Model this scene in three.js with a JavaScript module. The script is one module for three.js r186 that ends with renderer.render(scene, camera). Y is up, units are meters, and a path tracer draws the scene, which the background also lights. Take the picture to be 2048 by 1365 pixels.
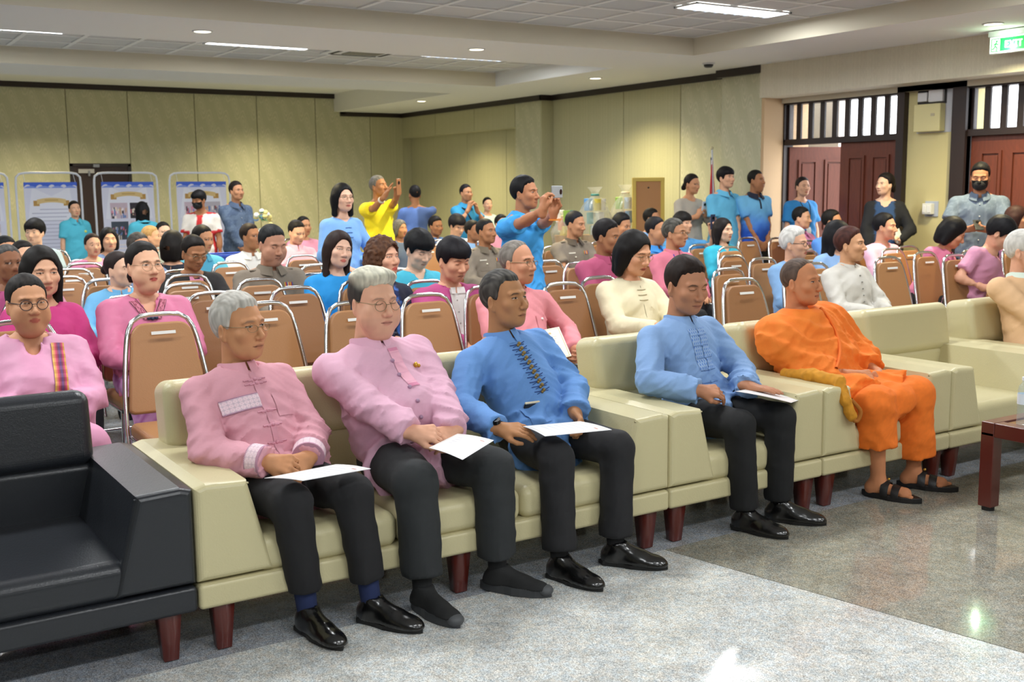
import * as THREE from 'three';
import { mergeGeometries } from 'three/addons/utils/BufferGeometryUtils.js';
import { RoundedBoxGeometry } from 'three/addons/geometries/RoundedBoxGeometry.js';
import { RectAreaLightUniformsLib } from 'three/addons/lights/RectAreaLightUniformsLib.js';

// ---------------------------------------------------------------- camera, sky, exposure
const scene = new THREE.Scene();
const renderer = new THREE.WebGLRenderer({ antialias: true });
renderer.toneMapping = THREE.LinearToneMapping;
renderer.toneMappingExposure = 1.04;
renderer.shadowMap.enabled = true;
RectAreaLightUniformsLib.init();
scene.background = new THREE.Color().setRGB(5.5, 5.6, 5.8);          // overcast daylight outside the doors
const FOC = 2200, CAM_H = 1.58, YAW = 32.72 * Math.PI / 180, PITCH = 7.918 * Math.PI / 180, ROLL = -0.588 * Math.PI / 180;
const camera = new THREE.PerspectiveCamera(2 * Math.atan(682.5 / FOC) * 180 / Math.PI, 2048 / 1365, 0.05, 80);
const cF = new THREE.Vector3(Math.sin(YAW) * Math.cos(PITCH), -Math.sin(PITCH), -Math.cos(YAW) * Math.cos(PITCH));
const cR0 = new THREE.Vector3(Math.cos(YAW), 0, Math.sin(YAW)), cU0 = new THREE.Vector3().crossVectors(cR0, cF);
const cR = cR0.clone().multiplyScalar(Math.cos(ROLL)).addScaledVector(cU0, Math.sin(ROLL));
const cU = cU0.clone().multiplyScalar(Math.cos(ROLL)).addScaledVector(cR0, -Math.sin(ROLL));
camera.position.set(0, CAM_H, 0);
camera.quaternion.setFromRotationMatrix(new THREE.Matrix4().makeBasis(cR, cU, cF.clone().negate()));
camera.focus = 4.8; camera.userData.fStop = 4.5;
// light levels, all in one place
const TUBE_LIGHT = 44, TUBE_GLOW = 6, SPOT_LIGHT = 32, SPOT_GLOW = 6;

// surveying helpers: where the line of sight through a photograph pixel meets a plane of the room
const sight = (x, y) => cF.clone().addScaledVector(cR, (x - 1024) / FOC).addScaledVector(cU, -(y - 682.5) / FOC);
const onZ = (x, y, z) => { const d = sight(x, y); d.multiplyScalar(z / d.z); d.y += CAM_H; return d; };
const onY = (x, y, h) => { const d = sight(x, y); d.multiplyScalar((h - CAM_H) / d.y); d.y += CAM_H; return d; };
const onX = (x, y, X) => { const d = sight(x, y); d.multiplyScalar(X / d.x); d.y += CAM_H; return d; };
const onW = (x, y, w) => { const d = sight(x, y); d.multiplyScalar(w); d.y += CAM_H; return d; };

// ---------------------------------------------------------------- small tools
const V = (x, y, z) => new THREE.Vector3(x, y, z);
const lerp = (a, b, t) => a + (b - a) * t, clamp = (x, a, b) => Math.min(b, Math.max(a, x));
const sst = (a, b, x) => { const t = clamp((x - a) / (b - a), 0, 1); return t * t * (3 - 2 * t); };
const rad = d => d * Math.PI / 180;
function rng(seed) { let a = seed >>> 0; return () => { a = (a + 0x6D2B79F5) | 0; let t = Math.imul(a ^ (a >>> 15), 1 | a); t = (t + Math.imul(t ^ (t >>> 7), 61 | t)) ^ t; return ((t ^ (t >>> 14)) >>> 0) / 4294967296; }; }
const h3 = (x, y, z) => { let n = Math.imul(x, 374761393) + Math.imul(y, 668265263) + Math.imul(z, 1274126177) | 0; n = Math.imul(n ^ (n >>> 13), 1274126177); return ((n ^ (n >>> 16)) >>> 0) / 4294967296; };
function noise(x, y, z) {
  const X = Math.floor(x), Y = Math.floor(y), Z = Math.floor(z); let u = x - X, v = y - Y, w = z - Z;
  u = u * u * (3 - 2 * u); v = v * v * (3 - 2 * v); w = w * w * (3 - 2 * w);
  const a = lerp(h3(X, Y, Z), h3(X + 1, Y, Z), u), b = lerp(h3(X, Y + 1, Z), h3(X + 1, Y + 1, Z), u);
  const c = lerp(h3(X, Y, Z + 1), h3(X + 1, Y, Z + 1), u), d = lerp(h3(X, Y + 1, Z + 1), h3(X + 1, Y + 1, Z + 1), u);
  return lerp(lerp(a, b, v), lerp(c, d, v), w);
}
const srgb = h => { const c = new THREE.Color(h); return [c.r, c.g, c.b]; };
const mix3 = (a, b, t) => [lerp(a[0], b[0], t), lerp(a[1], b[1], t), lerp(a[2], b[2], t)];
const names = new Map();
const numbered = n => { const k = names.get(n) || 0; names.set(n, k + 1); return k ? n + '_' + String(k).padStart(3, '0') : n; };
function tag(o, label, category, group, kind) { if (label) o.userData.label = label; if (category) o.userData.category = category; if (group) o.userData.group = group; if (kind) o.userData.kind = kind; return o; }
function thing(name, label, category, pos, turn = 0, group) { const g = new THREE.Group(); g.name = numbered(name); if (pos) g.position.copy(pos.isVector3 ? pos : V(...pos)); g.rotation.y = turn; tag(g, label, category, group); scene.add(g); return g; }
function part(parent, name, geo, m, label) { const o = new THREE.Mesh(geo, m); o.name = name; o.castShadow = o.receiveShadow = true; if (label) o.userData.label = label; parent.add(o); return o; }
function struct(name, geo, m, label, category) { const o = part(scene, name, geo, m); tag(o, label, category, null, 'structure'); return o; }
const std = (c, r = 0.6, o = {}) => new THREE.MeshStandardMaterial({ color: c, roughness: r, ...o });
const phy = (c, r = 0.6, o = {}) => new THREE.MeshPhysicalMaterial({ color: c, roughness: r, ...o });
const box = (w, h, d, x = 0, y = 0, z = 0) => new THREE.BoxGeometry(w, h, d).translate(x, y, z);
const rbox = (w, h, d, x = 0, y = 0, z = 0, r = 0.01, s = 2) => new RoundedBoxGeometry(w, h, d, s, r).translate(x, y, z);
const span = (x0, x1, y0, y1, z0, z1) => box(x1 - x0, y1 - y0, z1 - z0, (x0 + x1) / 2, (y0 + y1) / 2, (z0 + z1) / 2);
const rspan = (x0, x1, y0, y1, z0, z1, r = 0.01, s = 2) => rbox(x1 - x0, y1 - y0, z1 - z0, (x0 + x1) / 2, (y0 + y1) / 2, (z0 + z1) / 2, r, s);
const merge = l => mergeGeometries(l.map(g => { const q = g.index ? g.toNonIndexed() : g; for (const k of Object.keys(q.attributes)) if (!['position', 'normal', 'uv'].includes(k)) q.deleteAttribute(k); return q; }), false);
const tube = (pts, r, n = 24, s = 6, closed = false) => new THREE.TubeGeometry(new THREE.CatmullRomCurve3(pts, closed, 'catmullrom', 0.5), n, r, s, closed);
const rod = (a, b, r0, r1 = r0, s = 8) => { const d = b.clone().sub(a), g = new THREE.CylinderGeometry(r1, r0, d.length(), s); g.translate(0, d.length() / 2, 0); g.applyQuaternion(new THREE.Quaternion().setFromUnitVectors(V(0, 1, 0), d.clone().normalize())); return g.translate(a.x, a.y, a.z); };
const ball = (p, r, s = 8) => new THREE.SphereGeometry(r, s, s).translate(p.x, p.y, p.z);
function dataTex(n, fn, repeat, colour = true, m = n) { // fn(u,v) -> [r,g,b] sRGB 0..255
  const d = new Uint8Array(n * m * 4);
  for (let j = 0; j < m; j++) for (let i = 0; i < n; i++) { const c = fn(i / n, j / m, i, j), k = (j * n + i) * 4; d[k] = c[0]; d[k + 1] = c[1]; d[k + 2] = c[2]; d[k + 3] = 255; }
  const t = new THREE.DataTexture(d, n, m); t.wrapS = t.wrapT = THREE.RepeatWrapping; t.magFilter = THREE.LinearFilter; t.minFilter = THREE.LinearMipmapLinearFilter; t.generateMipmaps = true;
  if (colour) t.colorSpace = THREE.SRGBColorSpace; if (repeat) t.repeat.set(...repeat); t.needsUpdate = true; return t;
}
function canvasTex(w, h, draw) { const c = document.createElement('canvas'); c.width = w; c.height = h; draw(c.getContext('2d'), w, h); const t = new THREE.CanvasTexture(c); t.colorSpace = THREE.SRGBColorSpace; return t; }
const pn = (u, v, p, s = 0) => { // periodic noise on the unit square, p cells
  const x = u * p, y = v * p, X = Math.floor(x), Y = Math.floor(y); let a = x - X, b = y - Y; a = a * a * (3 - 2 * a); b = b * b * (3 - 2 * b);
  const q = (i, j) => h3(((i % p) + p) % p, ((j % p) + p) % p, s); return lerp(lerp(q(X, Y), q(X + 1, Y), a), lerp(q(X, Y + 1), q(X + 1, Y + 1), a), b);
};
function boxUV(geo, sx = 1, sy = sx) { // uv in metres, by the way each face points
  const g = geo.index ? geo.toNonIndexed() : geo; const p = g.attributes.position, n = g.attributes.normal, uv = new Float32Array(p.count * 2);
  for (let i = 0; i < p.count; i++) {
    const ax = Math.abs(n.getX(i)), ay = Math.abs(n.getY(i)), az = Math.abs(n.getZ(i));
    const [a, b] = ay > ax && ay > az ? [p.getX(i), p.getZ(i)] : ax > az ? [p.getZ(i), p.getY(i)] : [p.getX(i), p.getY(i)];
    uv[2 * i] = a / sx; uv[2 * i + 1] = b / sy;
  }
  g.setAttribute('uv', new THREE.BufferAttribute(uv, 2)); return g;
}
// ---------------------------------------------------------------- the hall
const XR = 10.2, XD = 10.6, ZB = -19.85, XL = -7, ZN = 9;            // right wall face, door plane, back wall, wall on the other side, wall behind the camera
const H1 = 3.06, H2 = 3.26, H3 = 3.39;                              // soffit, coffers, raised strip along the back wall
const XS = 8.75;                                                    // inner edge of the low soffit along the doors
// granite floor
const speck = (base, seed, dark) => dataTex(512, (u, v, i, j) => {
  const f = h3(i, j, seed), f2 = h3(i >> 1, j >> 1, seed + 1), g = pn(u, v, 32, seed) * 0.5 + pn(u, v, 8, seed + 3) * 0.5;
  let k = 0.8 + 0.3 * f2 + (g - 0.5) * 0.22; if (f < dark) k *= 0.5; else if (f > 0.93) k *= 1.14;
  const w = (pn(u, v, 64, seed + 5) - 0.5) * 0.06; return base.map((c, q) => clamp(c * (k + (q === 0 ? w : q === 2 ? -w : 0)), 0, 255));
}, [1 / 0.9, 1 / 0.9]);
const floorUV = g => boxUV(g, 1);
const graniteLight = phy('#ffffff', 0.13, { map: speck([214, 216, 213], 11, 0.1), specularIntensity: 0.7 });
const graniteTan = phy('#ffffff', 0.07, { map: speck([166, 163, 150], 23, 0.16), specularIntensity: 0.7 });
const graniteBlue = phy('#ffffff', 0.1, { map: speck([168, 172, 178], 37, 0.14), specularIntensity: 0.7 });
const floor = struct('floor', floorUV(span(XL, XD, -0.2, -0.004, ZB, ZN)), graniteBlue, 'polished speckled granite floor of the hall', 'floor');
{ // slabs let into the floor: pale one before the long sofa, tan field by the armchairs, border strip between
  const slab = (name, pts, m, lab) => { const s = new THREE.Shape(pts.map(p => new THREE.Vector2(p[0], -p[1]))); const g = new THREE.ExtrudeGeometry(s, { depth: 0.004, bevelEnabled: false }).rotateX(-Math.PI / 2).translate(0, -0.004, 0); part(floor, name, floorUV(g), m, lab); };
  slab('floor_panel', [[-3, -3.56], [3.07, -3.56], [3.43, -1.72], [3.5, 3], [-3, 3]], graniteLight, 'pale granite floor panel');
  slab('floor_panel', [[3.076, -3.56], [9.5, -3.62], [9.5, 3], [3.506, 3], [3.436, -1.72]], graniteTan, 'tan granite floor panel');
}
// wall covering with a swirled damask relief
const swirl = (u, v) => { // drooping tulip-like loops on a half-drop repeat
  let s = 0; for (let k = 0; k < 2; k++) { const a = ((u * 2 + k * 0.5) % 1) - 0.5, b = ((v + k * 0.5) % 1) - 0.5; const r = Math.hypot(a * 1.6 + Math.sin(b * 6.283) * 0.16, b * 0.9); s = Math.max(s, Math.exp(-Math.pow((r - 0.2) / 0.03, 2)), Math.exp(-Math.pow((r - 0.33) / 0.025, 2)) * 0.8, Math.exp(-Math.pow((r - 0.09) / 0.03, 2))); } return s;
};
const paper = dataTex(512, (u, v, i, j) => { const s = swirl(u, v), n = (h3(i, j >> 3, 3) - 0.5) * 10; return [184 + s * 16 + n, 183 + s * 13 + n, 153 + s * 16 + n]; }, [1 / 0.62, 1 / 0.62]);
const plainPaper = dataTex(256, (u, v, i, j) => { const n = (h3(i, j >> 3, 5) - 0.5) * 9 + (h3(i >> 2, 0, 6) - 0.5) * 7; return [180 + n, 177 + n, 143 + n]; }, [1 / 0.5, 1 / 0.5]);
const creamPaper = dataTex(256, (u, v, i, j) => { const n = (h3(i >> 1, j >> 4, 8) - 0.5) * 8 + (h3(i >> 3, 0, 9) - 0.5) * 5; return [212 + n, 205 + n, 184 + n]; }, [1 / 0.5, 1 / 0.5]);
const mDamask = std('#ffffff', 0.62, { map: paper }), mPlain = std('#ffffff', 0.62, { map: plainPaper }), mCream = std('#ffffff', 0.7, { map: creamPaper });
const mTan = std('#c9ab86', 0.8), mWhite = std('#e2e2df', 0.85), mBeige = std('#cfc8b4', 0.85);
const mTrim = std('#241a19', 0.4), mWall = std('#c8c0a8', 0.8);
const wback = struct('wall_back', boxUV(span(XL, XD + 1, -0.2, 3.7, ZB - 0.25, ZB)), mPlain, 'long olive papered wall at the far end', 'wall');
{ // fabric panels with open joints; their edges read off the joints of the photograph
  const xs = [131.6, 254.6, 388, 512, 629, 738].map(x => onZ(x, 220, ZB).x); const w = (xs[5] - xs[0]) / 5;
  const ed = [XL]; for (let x = xs[0] - 5 * w; x < xs[0] - 0.1; x += w) ed.push(x); ed.push(...xs, onZ(804, 230, ZB).x);
  const dl = xs[0], dr = xs[1];
  for (let i = 0; i + 1 < ed.length; i++) {
    const a = ed[i] + 0.006, b = ed[i + 1] - 0.006, top = 3.41; const m = i === ed.length - 2 ? mPlain : mDamask;
    part(wback, 'wall_panel', boxUV(rspan(a, b, ed[i] === dl ? 2.045 : 0, top, ZB, ZB + 0.03, 0.006)), m);
  }
  const d = struct('door_1', span(dl + 0.02, dr - 0.02, 0, 2.04, ZB - 0.02, ZB + 0.012), std('#2e1c1a', 0.5), 'dark brown door behind the poster stands', 'door');
  part(d, 'door_frame', merge([span(dl, dl + 0.05, 0, 2.06, ZB, ZB + 0.035), span(dr - 0.05, dr, 0, 2.06, ZB, ZB + 0.035), span(dl, dr, 2.02, 2.07, ZB, ZB + 0.035)]), mTrim);
  part(d, 'door_sign', rbox(0.26, 0.07, 0.012, dl + 0.26, 1.94, ZB + 0.04, 0.004), std('#b9b8bb', 0.4), 'small pale nameplate');
  part(d, 'door_closer', merge([box(0.1, 0.05, 0.06, dl + 0.42, 2.03, ZB + 0.05), box(0.03, 0.09, 0.03, dl + 0.3, 1.9, ZB + 0.05)]), std('#8f9094', 0.35, { metalness: 0.7 }));
}
// right-hand wall, stepping: soffit boxes, recess, pilaster, column, door bays
const zAt = (x, X = XR) => onX(x, 230, X).z;
const zP0 = zAt(1082), zP1 = zAt(1126), zC0 = zAt(1443), zC1 = zAt(1523), zR = zAt(1030);
const wr = struct('wall_right', boxUV(merge([span(XR + 0.22, XD + 0.4, -0.2, 3.7, ZB, zC1)])), mPlain, 'olive papered wall beside the doors', 'wall');
{
  const pan = (a, b, y0, y1, X, m) => part(wr, 'wall_panel', boxUV(rspan(X, X + 0.24, y0, y1, a + 0.006, b - 0.006, 0.006)), m);
  const soffY = 2.585;                                               // box above the recess
  const js = [ZB, zAt(870), zAt(948), zR]; for (let i = 0; i < 3; i++) pan(js[i], js[i + 1], soffY, H1 + 0.02, XR, mPlain);
  const jr = [ZB, zAt(914), zAt(992), zR].map(z => z); for (let i = 0; i < 3; i++) part(wr, 'wall_panel', boxUV(rspan(XR + 0.2, XR + 0.26, 0, soffY + 0.02, jr[i] + 0.006, jr[i + 1] - 0.006, 0.006)), mPlain);
  pan(zR, zP0, 0, H1 + 0.02, XR, mDamask);
  part(wr, 'pilaster', boxUV(rspan(XR - 0.001, XR + 0.3, 0, H1 + 0.02, zP0 - 0.02, zP0 + 0.02, 0.008)), mPlain);
  const jw = [zP1 - 0.55, zAt(1247, XR + 0.2), zAt(1361, XR + 0.2), zC0 + 0.02]; for (let i = 0; i < 3; i++) part(wr, 'wall_panel', boxUV(rspan(XR + 0.2, XR + 0.26, 0, H1 + 0.02, jw[i] + 0.006, jw[i + 1] - 0.006, 0.006)), i === 2 ? mDamask : mPlain);
  part(wr, 'column', boxUV(rspan(XR, XR + 0.5, 0, H1 + 0.02, zC0, zC1, 0.008)), mDamask);
  part(wr, 'skirting_board', merge([span(XR + 0.18, XR + 0.22, 0, 0.5, zP1 - 0.5, zC0), span(XR - 0.02, XR + 0.1, 0, 0.5, zC0 - 0.02, zC1 + 0.02)]), std('#3b2c2a', 0.5));
}
const zD0 = zAt(1574, XD), zD1 = zAt(1805, XD), zK0 = zAt(1818, XD), zK1 = zAt(1917, XD), zE0 = zAt(1940, XD), zE1 = zE0 + (zD1 - zD0);
struct('wall_reveal', boxUV(span(XR, XD + 0.4, -0.2, H1 + 0.1, zC1, zD0)), mTan, 'tan plastered reveal between column and doors', 'wall');
struct('wall_lintel', boxUV(span(XR - 0.05, XD + 0.4, 2.66, H1 + 0.1, zC1 + 0.01, ZN)), mCream, 'cream papered beam above the wooden doors', 'wall');
struct('wall_far_right', boxUV(merge([span(XD, XD + 0.4, -0.2, H1 + 0.1, zE1 + 0.08, ZN)])), mWall, 'cream wall past the second door', 'wall');
struct('wall_pier', boxUV(span(XD - 0.02, XD + 0.3, -0.2, 2.7, zD1 + 0.05, zE0 - 0.03)), std('#cfc48f', 0.75), 'yellowish painted pier between the two doors', 'wall');
struct('wall_left', boxUV(span(XL - 0.25, XL, -0.2, 3.7, ZB, ZN)), mWall, 'side wall out of view', 'wall');
struct('wall_front', boxUV(span(XL, XD + 0.4, -0.2, 3.7, ZN, ZN + 0.25)), mWall, 'wall behind the stage', 'wall');
// cornice trims
const tz = 0.045;
struct('trim_1', merge([span(XL, onZ(686, 200, ZB).x, 3.30, 3.39, ZB, ZB + tz + 0.03), span(onZ(678, 205, ZB).x, onZ(687, 205, ZB).x, 3.02, 3.39, ZB, ZB + tz + 0.03), span(onZ(678, 205, ZB).x, XR + 0.2, 2.98, 3.07, ZB, ZB + tz + 0.03)]), mTrim, 'dark cornice stepping down along the far wall', 'trim');
struct('trim_2', merge([span(XR - tz, XR, 2.975, 3.065, ZB, zP0 + 0.06), span(XR + 0.2 - tz, XR + 0.2, 2.975, 3.065, zP0, zC0), span(XR - tz, XR + 0.2, 2.975, 3.065, zP0 + 0.02, zP0 + 0.065), span(XR - tz - 0.02, XR, 2.965, 3.07, zC0 - 0.05, zC1 + 0.02)]), mTrim, 'dark cornice above the recess and column', 'trim');

// ceiling: soffit slab with openings, coffers above
const zT2a = -14.0, zT2b = -11.2, zT1a = -9.72, zT1b = -3.4, zT0a = -1.9, zT0b = 4.4, xT0 = -5.6;
const ceil = struct('ceiling', merge([
  span(XS, XD + 0.4, H1, 3.72, ZB, ZN), span(XL, xT0, H1, 3.72, -15.3, ZN),
  span(XL, XS, H1, 3.6, -15.3, zT2a), span(XL, XS, H1, 3.6, zT2b, zT1a), span(XL, XS, H1, 3.6, zT1b, zT0a), span(XL, XS, H1, 3.6, zT0b, ZN),
  span(XL, XS, H3, 3.7, ZB, -15.3)]), mWhite, 'white plastered ceiling with beams', 'ceiling');
const beamFace = (z, x0 = xT0, x1 = XS) => part(ceil, 'beam_face', span(x0, x1, H1 + 0.001, H2 + 0.05, z - 0.0, z + 0.006), mBeige);
beamFace(zT2a); beamFace(zT1a); beamFace(zT0a);
part(ceil, 'beam_face', span(XS - 0.006, XS, H1 + 0.001, H2 + 0.05, zT1a, zT1b), mBeige);
const mTile = ['#c9cac8', '#c3c5c5', '#cbcac6'].map(c => std(c, 0.95));
const ceilTiles = [];
function coffer(z0, z1, n) { // suspended tiles in a white grid
  part(ceil, 'ceiling_backing', span(xT0, XS, H2 + 0.02, H2 + 0.06, z0, z1), mWhite);
  const nx = Math.round((XS - xT0) / 0.6), nz = Math.round((z1 - z0) / 0.6), a = (XS - xT0) / nx, b = (z1 - z0) / nz; const g = rbox(a - 0.05, 0.012, b - 0.05, 0, 0, 0, 0.004, 1); const r = rng(n);
  const grid = []; for (let i = 0; i <= nx; i++) grid.push(span(xT0 + i * a - 0.025, xT0 + i * a + 0.025, H2 - 0.006, H2 + 0.02, z0, z1)); for (let j = 0; j <= nz; j++) grid.push(span(xT0, XS, H2 - 0.0055, H2 + 0.02, z0 + j * b - 0.025, z0 + j * b + 0.025));
  part(ceil, 'ceiling_grid', merge(grid), mWhite);
  for (let i = 0; i < nx; i++) for (let j = 0; j < nz; j++) { const x = xT0 + (i + 0.5) * a; if (ceilTiles.length > 290 || x < -0.5) continue; const o = part(ceil, 'ceiling_tile', g, mTile[Math.floor(r() * 3)]); o.position.set(x, H2 + 0.012, z0 + (j + 0.5) * b); ceilTiles.push(o); }
  const far = []; for (let i = 0; i < nx; i++) for (let j = 0; j < nz; j++) { const x = xT0 + (i + 0.5) * a; if (x < -0.5) far.push(box(a - 0.05, 0.012, b - 0.05, x, H2 + 0.012, z0 + (j + 0.5) * b)); }
  const o = part(ceil, 'ceiling_tile', merge(far), mTile[0]); o.userData.kind = 'stuff';
}
coffer(zT2a, zT2b, 1); coffer(zT1a, zT1b, 2); coffer(zT0a, zT0b, 3);
// ---------------------------------------------------------------- lamps and things on the ceiling and walls
const mGlow = std('#ffffff', 0.5, { emissive: new THREE.Color(1, 0.99, 0.96), emissiveIntensity: TUBE_GLOW });
const mGlowWarm = std('#fff6e0', 0.5, { emissive: new THREE.Color(1, 0.9, 0.66), emissiveIntensity: SPOT_GLOW });
const mMetalWhite = std('#d9dbdd', 0.4), mLouver = std('#c9d3e6', 0.25, { metalness: 0.8 });
function fluorescent(x, z, label, dz = 0) {
  const t = thing('ceiling_light', label, 'ceiling light', [x, H2, z], 0, 'recessed fluorescent troughs');
  part(t, 'housing', merge([span(-0.62, 0.62, -0.015, 0.0, -0.16, -0.145), span(-0.62, 0.62, -0.015, 0.0, 0.145, 0.16), span(-0.62, -0.6, -0.015, 0, -0.16, 0.16), span(0.6, 0.62, -0.015, 0, -0.16, 0.16)]), mMetalWhite);
  part(t, 'diffuser', span(-0.6, 0.6, -0.012, -0.006, -0.145, 0.145), mGlow, 'glowing white tubes');
  for (let i = 0; i < 9; i++) part(t, 'louver_blade', span(-0.002, 0.002, -0.03, -0.012, -0.14, 0.14).translate(-0.52 + i * 0.13, 0, 0), mLouver);
  const l = new THREE.RectAreaLight(new THREE.Color(0.96, 0.985, 1), TUBE_LIGHT, 1.2, 0.29); l.name = 'trough_light'; l.position.set(0, -0.04, 0); l.rotation.x = -Math.PI / 2; t.add(l); return t;
}
const fA = onY(520, 89, H2), fB = onY(935, 113, H2), fC = onY(1468, 19, H2);
fluorescent(fA.x, fA.z, 'long recessed fluorescent light, the one nearer the poster stands'); fluorescent(fB.x, fB.z, 'long recessed fluorescent light past the air vent, right beside a round downlight'); fluorescent(fC.x, fC.z, 'long recessed fluorescent light high up towards the exit sign');
for (const [x, z] of [[1.9, -12.5], [-0.8, -12.5], [5, -8], [2.3, -8], [-0.4, -8], [7.7, -5], [5, -5], [2.3, -5], [-0.4, -5], [-3, -6.5], [7.4, -0.4], [4.6, -0.4], [1.8, -0.4], [-1, -0.4], [6, 2.6], [3, 2.6], [0, 2.6]]) fluorescent(x, z, 'recessed fluorescent light out of view over the hall');
function downlight(p, label, on = 1) {
  const t = thing('downlight', label, 'ceiling light', p, 0, 'round recessed downlights');
  part(t, 'trim_ring', new THREE.TorusGeometry(0.085, 0.012, 8, 28).rotateX(Math.PI / 2), mMetalWhite);
  part(t, 'lamp', new THREE.CylinderGeometry(0.078, 0.078, 0.006, 24).translate(0, -0.004, 0), mGlowWarm, 'glowing warm lamp');
  const s = new THREE.SpotLight(new THREE.Color(1, 0.86, 0.5), SPOT_LIGHT * on, 0, rad(68), 0.8, 2); s.position.set(0, -0.03, 0); s.target.position.set(0, -3, 0); s.castShadow = true; s.shadow.radius = 3; s.name = 'downlight_beam'; t.add(s); t.add(s.target); return t;
}
for (const [x, y, lab] of [[405, 62, 'downlight above the trough light, nearest the top left corner'], [953, 98, 'downlight just above the trough light past the air vent'], [843, 202, 'small downlight beside the stepped cornice corner'], [1191, 156, 'downlight over the cork board and smoke detector wall'], [1986, 47, 'downlight right above the green exit sign']]) downlight(onY(x, y, H1), lab);
for (const [x, y, lab] of [[85, 142, 'downlight over the leftmost poster stand'], [566, 168, 'downlight over the man in the navy checked shirt']]) downlight(onY(x, y, H3), lab);
downlight(onY(85, 142, H3).add(V(-3.9, 0, 0)), 'downlight out of view past the left photo edge');
{ const c = onY(730, 102, H2); const t = thing('air_vent', 'square ceiling air conditioning vent with dark slots', 'air vent', [c.x, H2 - 0.01, c.z]);
  part(t, 'panel', rbox(0.84, 0.02, 0.84, 0, 0, 0, 0.008), mMetalWhite); part(t, 'grille', rbox(0.46, 0.012, 0.46, 0.02, -0.012, 0, 0.005), std('#7d7a6c', 0.7));
  for (const [w, d, x, z] of [[0.6, 0.05, 0, 0.33], [0.6, 0.05, 0, -0.33], [0.05, 0.6, 0.33, 0], [0.05, 0.6, -0.33, 0]]) part(t, 'slot', box(w, 0.006, d, x, -0.011, z), std('#3c3a36', 0.8)); }
{ const c = onY(1417, 126, H1); const t = thing('smoke_detector', 'small dark smoke detector on the white soffit', 'smoke detector', [c.x, H1, c.z]); part(t, 'base', new THREE.CylinderGeometry(0.075, 0.075, 0.02, 24).translate(0, -0.01, 0), mMetalWhite); part(t, 'sensor', new THREE.LatheGeometry([[0, -0.055], [0.04, -0.055], [0.055, -0.04], [0.06, -0.02], [0, -0.02]].map(p => new THREE.Vector2(...p)), 20), std('#2c2e30', 0.4)); }
{ // exit sign hung from the lintel
  const c = onX(1985, 92, XR - 0.22); const t = thing('exit_sign', 'green lit exit sign with running man hanging near the ceiling', 'exit sign', [XR - 0.22, c.y, c.z + 0.19], 0);
  const tex = canvasTex(512, 192, (g, w, h) => { g.fillStyle = '#f2fff2'; g.fillRect(0, 0, w, h); g.fillStyle = '#1f9c4a'; g.fillRect(16, 16, w - 32, h - 32); g.fillStyle = '#f4fff4'; g.fillRect(28, 26, 110, h - 52); g.fillStyle = '#1f9c4a'; g.beginPath(); g.arc(92, 52, 14, 0, 7); g.fill(); g.lineWidth = 15; g.lineCap = 'round'; g.strokeStyle = '#1f9c4a'; g.beginPath(); g.moveTo(86, 72); g.lineTo(72, 110); g.lineTo(98, 128); g.lineTo(92, 158); g.moveTo(72, 110); g.lineTo(56, 138); g.lineTo(36, 142); g.moveTo(84, 76); g.lineTo(112, 96); g.moveTo(82, 76); g.lineTo(54, 92); g.stroke(); g.fillStyle = '#f4fff4'; g.font = 'bold 116px sans-serif'; g.textAlign = 'center'; g.textBaseline = 'middle'; g.fillText('EXIT', 318, 98); });
  part(t, 'case', rbox(0.05, 0.17, 0.42, 0, 0, 0, 0.008), mMetalWhite);
  part(t, 'face', new THREE.PlaneGeometry(0.4, 0.15).rotateY(-Math.PI / 2).translate(-0.0262, 0, 0), std('#ffffff', 0.4, { map: tex, emissive: '#ffffff', emissiveMap: tex, emissiveIntensity: 0.9 }), 'green face reading EXIT');
  part(t, 'bracket', merge([box(0.06, 0.05, 0.44, 0.0, 0.11, 0), box(0.02, H1 - c.y - 0.1, 0.02, 0, (H1 - c.y + 0.1) / 2, 0.15), box(0.02, H1 - c.y - 0.1, 0.02, 0, (H1 - c.y + 0.1) / 2, -0.15)]), mMetalWhite);
  const l = new THREE.PointLight(new THREE.Color(0.75, 1, 0.7), 0.25); l.position.set(-0.1, -0.02, 0); l.castShadow = true; t.add(l);
}
// doors
const grain = (base, seed) => dataTex(256, (u, v, i, j) => { const n = pn(u, v, 4, seed) * 4 + u * 16, s = Math.abs(Math.sin(n * 3.1)) * 0.07 + (h3(i, j >> 5, seed) - 0.5) * 0.14; return base.map(c => clamp(c * (0.96 + s), 0, 255)); });
const mDoor = std('#ffffff', 0.45, { map: grain([104, 52, 36], 5) }), mFrame = std('#2a1e1c', 0.5);
const paneGlass = phy('#f8f9fa', 0.08, { transmission: 1, thickness: 0, ior: 1.45 });
function leaf(parent, w, h, m, name = 'door_leaf') { // hinge at origin, leaf along +z
  const l = part(parent, name, boxUV(rspan(-0.02, 0.02, 0, h, 0, w, 0.004)), m);
  for (const [a, b] of [[0.12, w / 2 - 0.05], [w / 2 + 0.05, w - 0.12]]) for (const [y0, y1] of [[0.15, 0.85], [1.0, h - 0.16]]) {
    for (const k of [1, -1]) { // raised panels on both faces
      const q = g => k < 0 ? g : g.rotateY(Math.PI).translate(0, 0, a + b);
      part(l, 'door_panel', q(boxUV(rspan(-0.036, -0.02, y0 + 0.05, y1 - 0.05, a + 0.045, b - 0.045, 0.006))), m);
      part(l, 'moulding', q(merge([span(-0.042, -0.018, y0, y0 + 0.03, a, b), span(-0.042, -0.018, y1 - 0.03, y1, a, b), span(-0.042, -0.018, y0 + 0.0305, y1 - 0.0305, a, a + 0.03), span(-0.042, -0.018, y0 + 0.0305, y1 - 0.0305, b - 0.03, b)])), m);
    }
  }
  return l;
}
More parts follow.
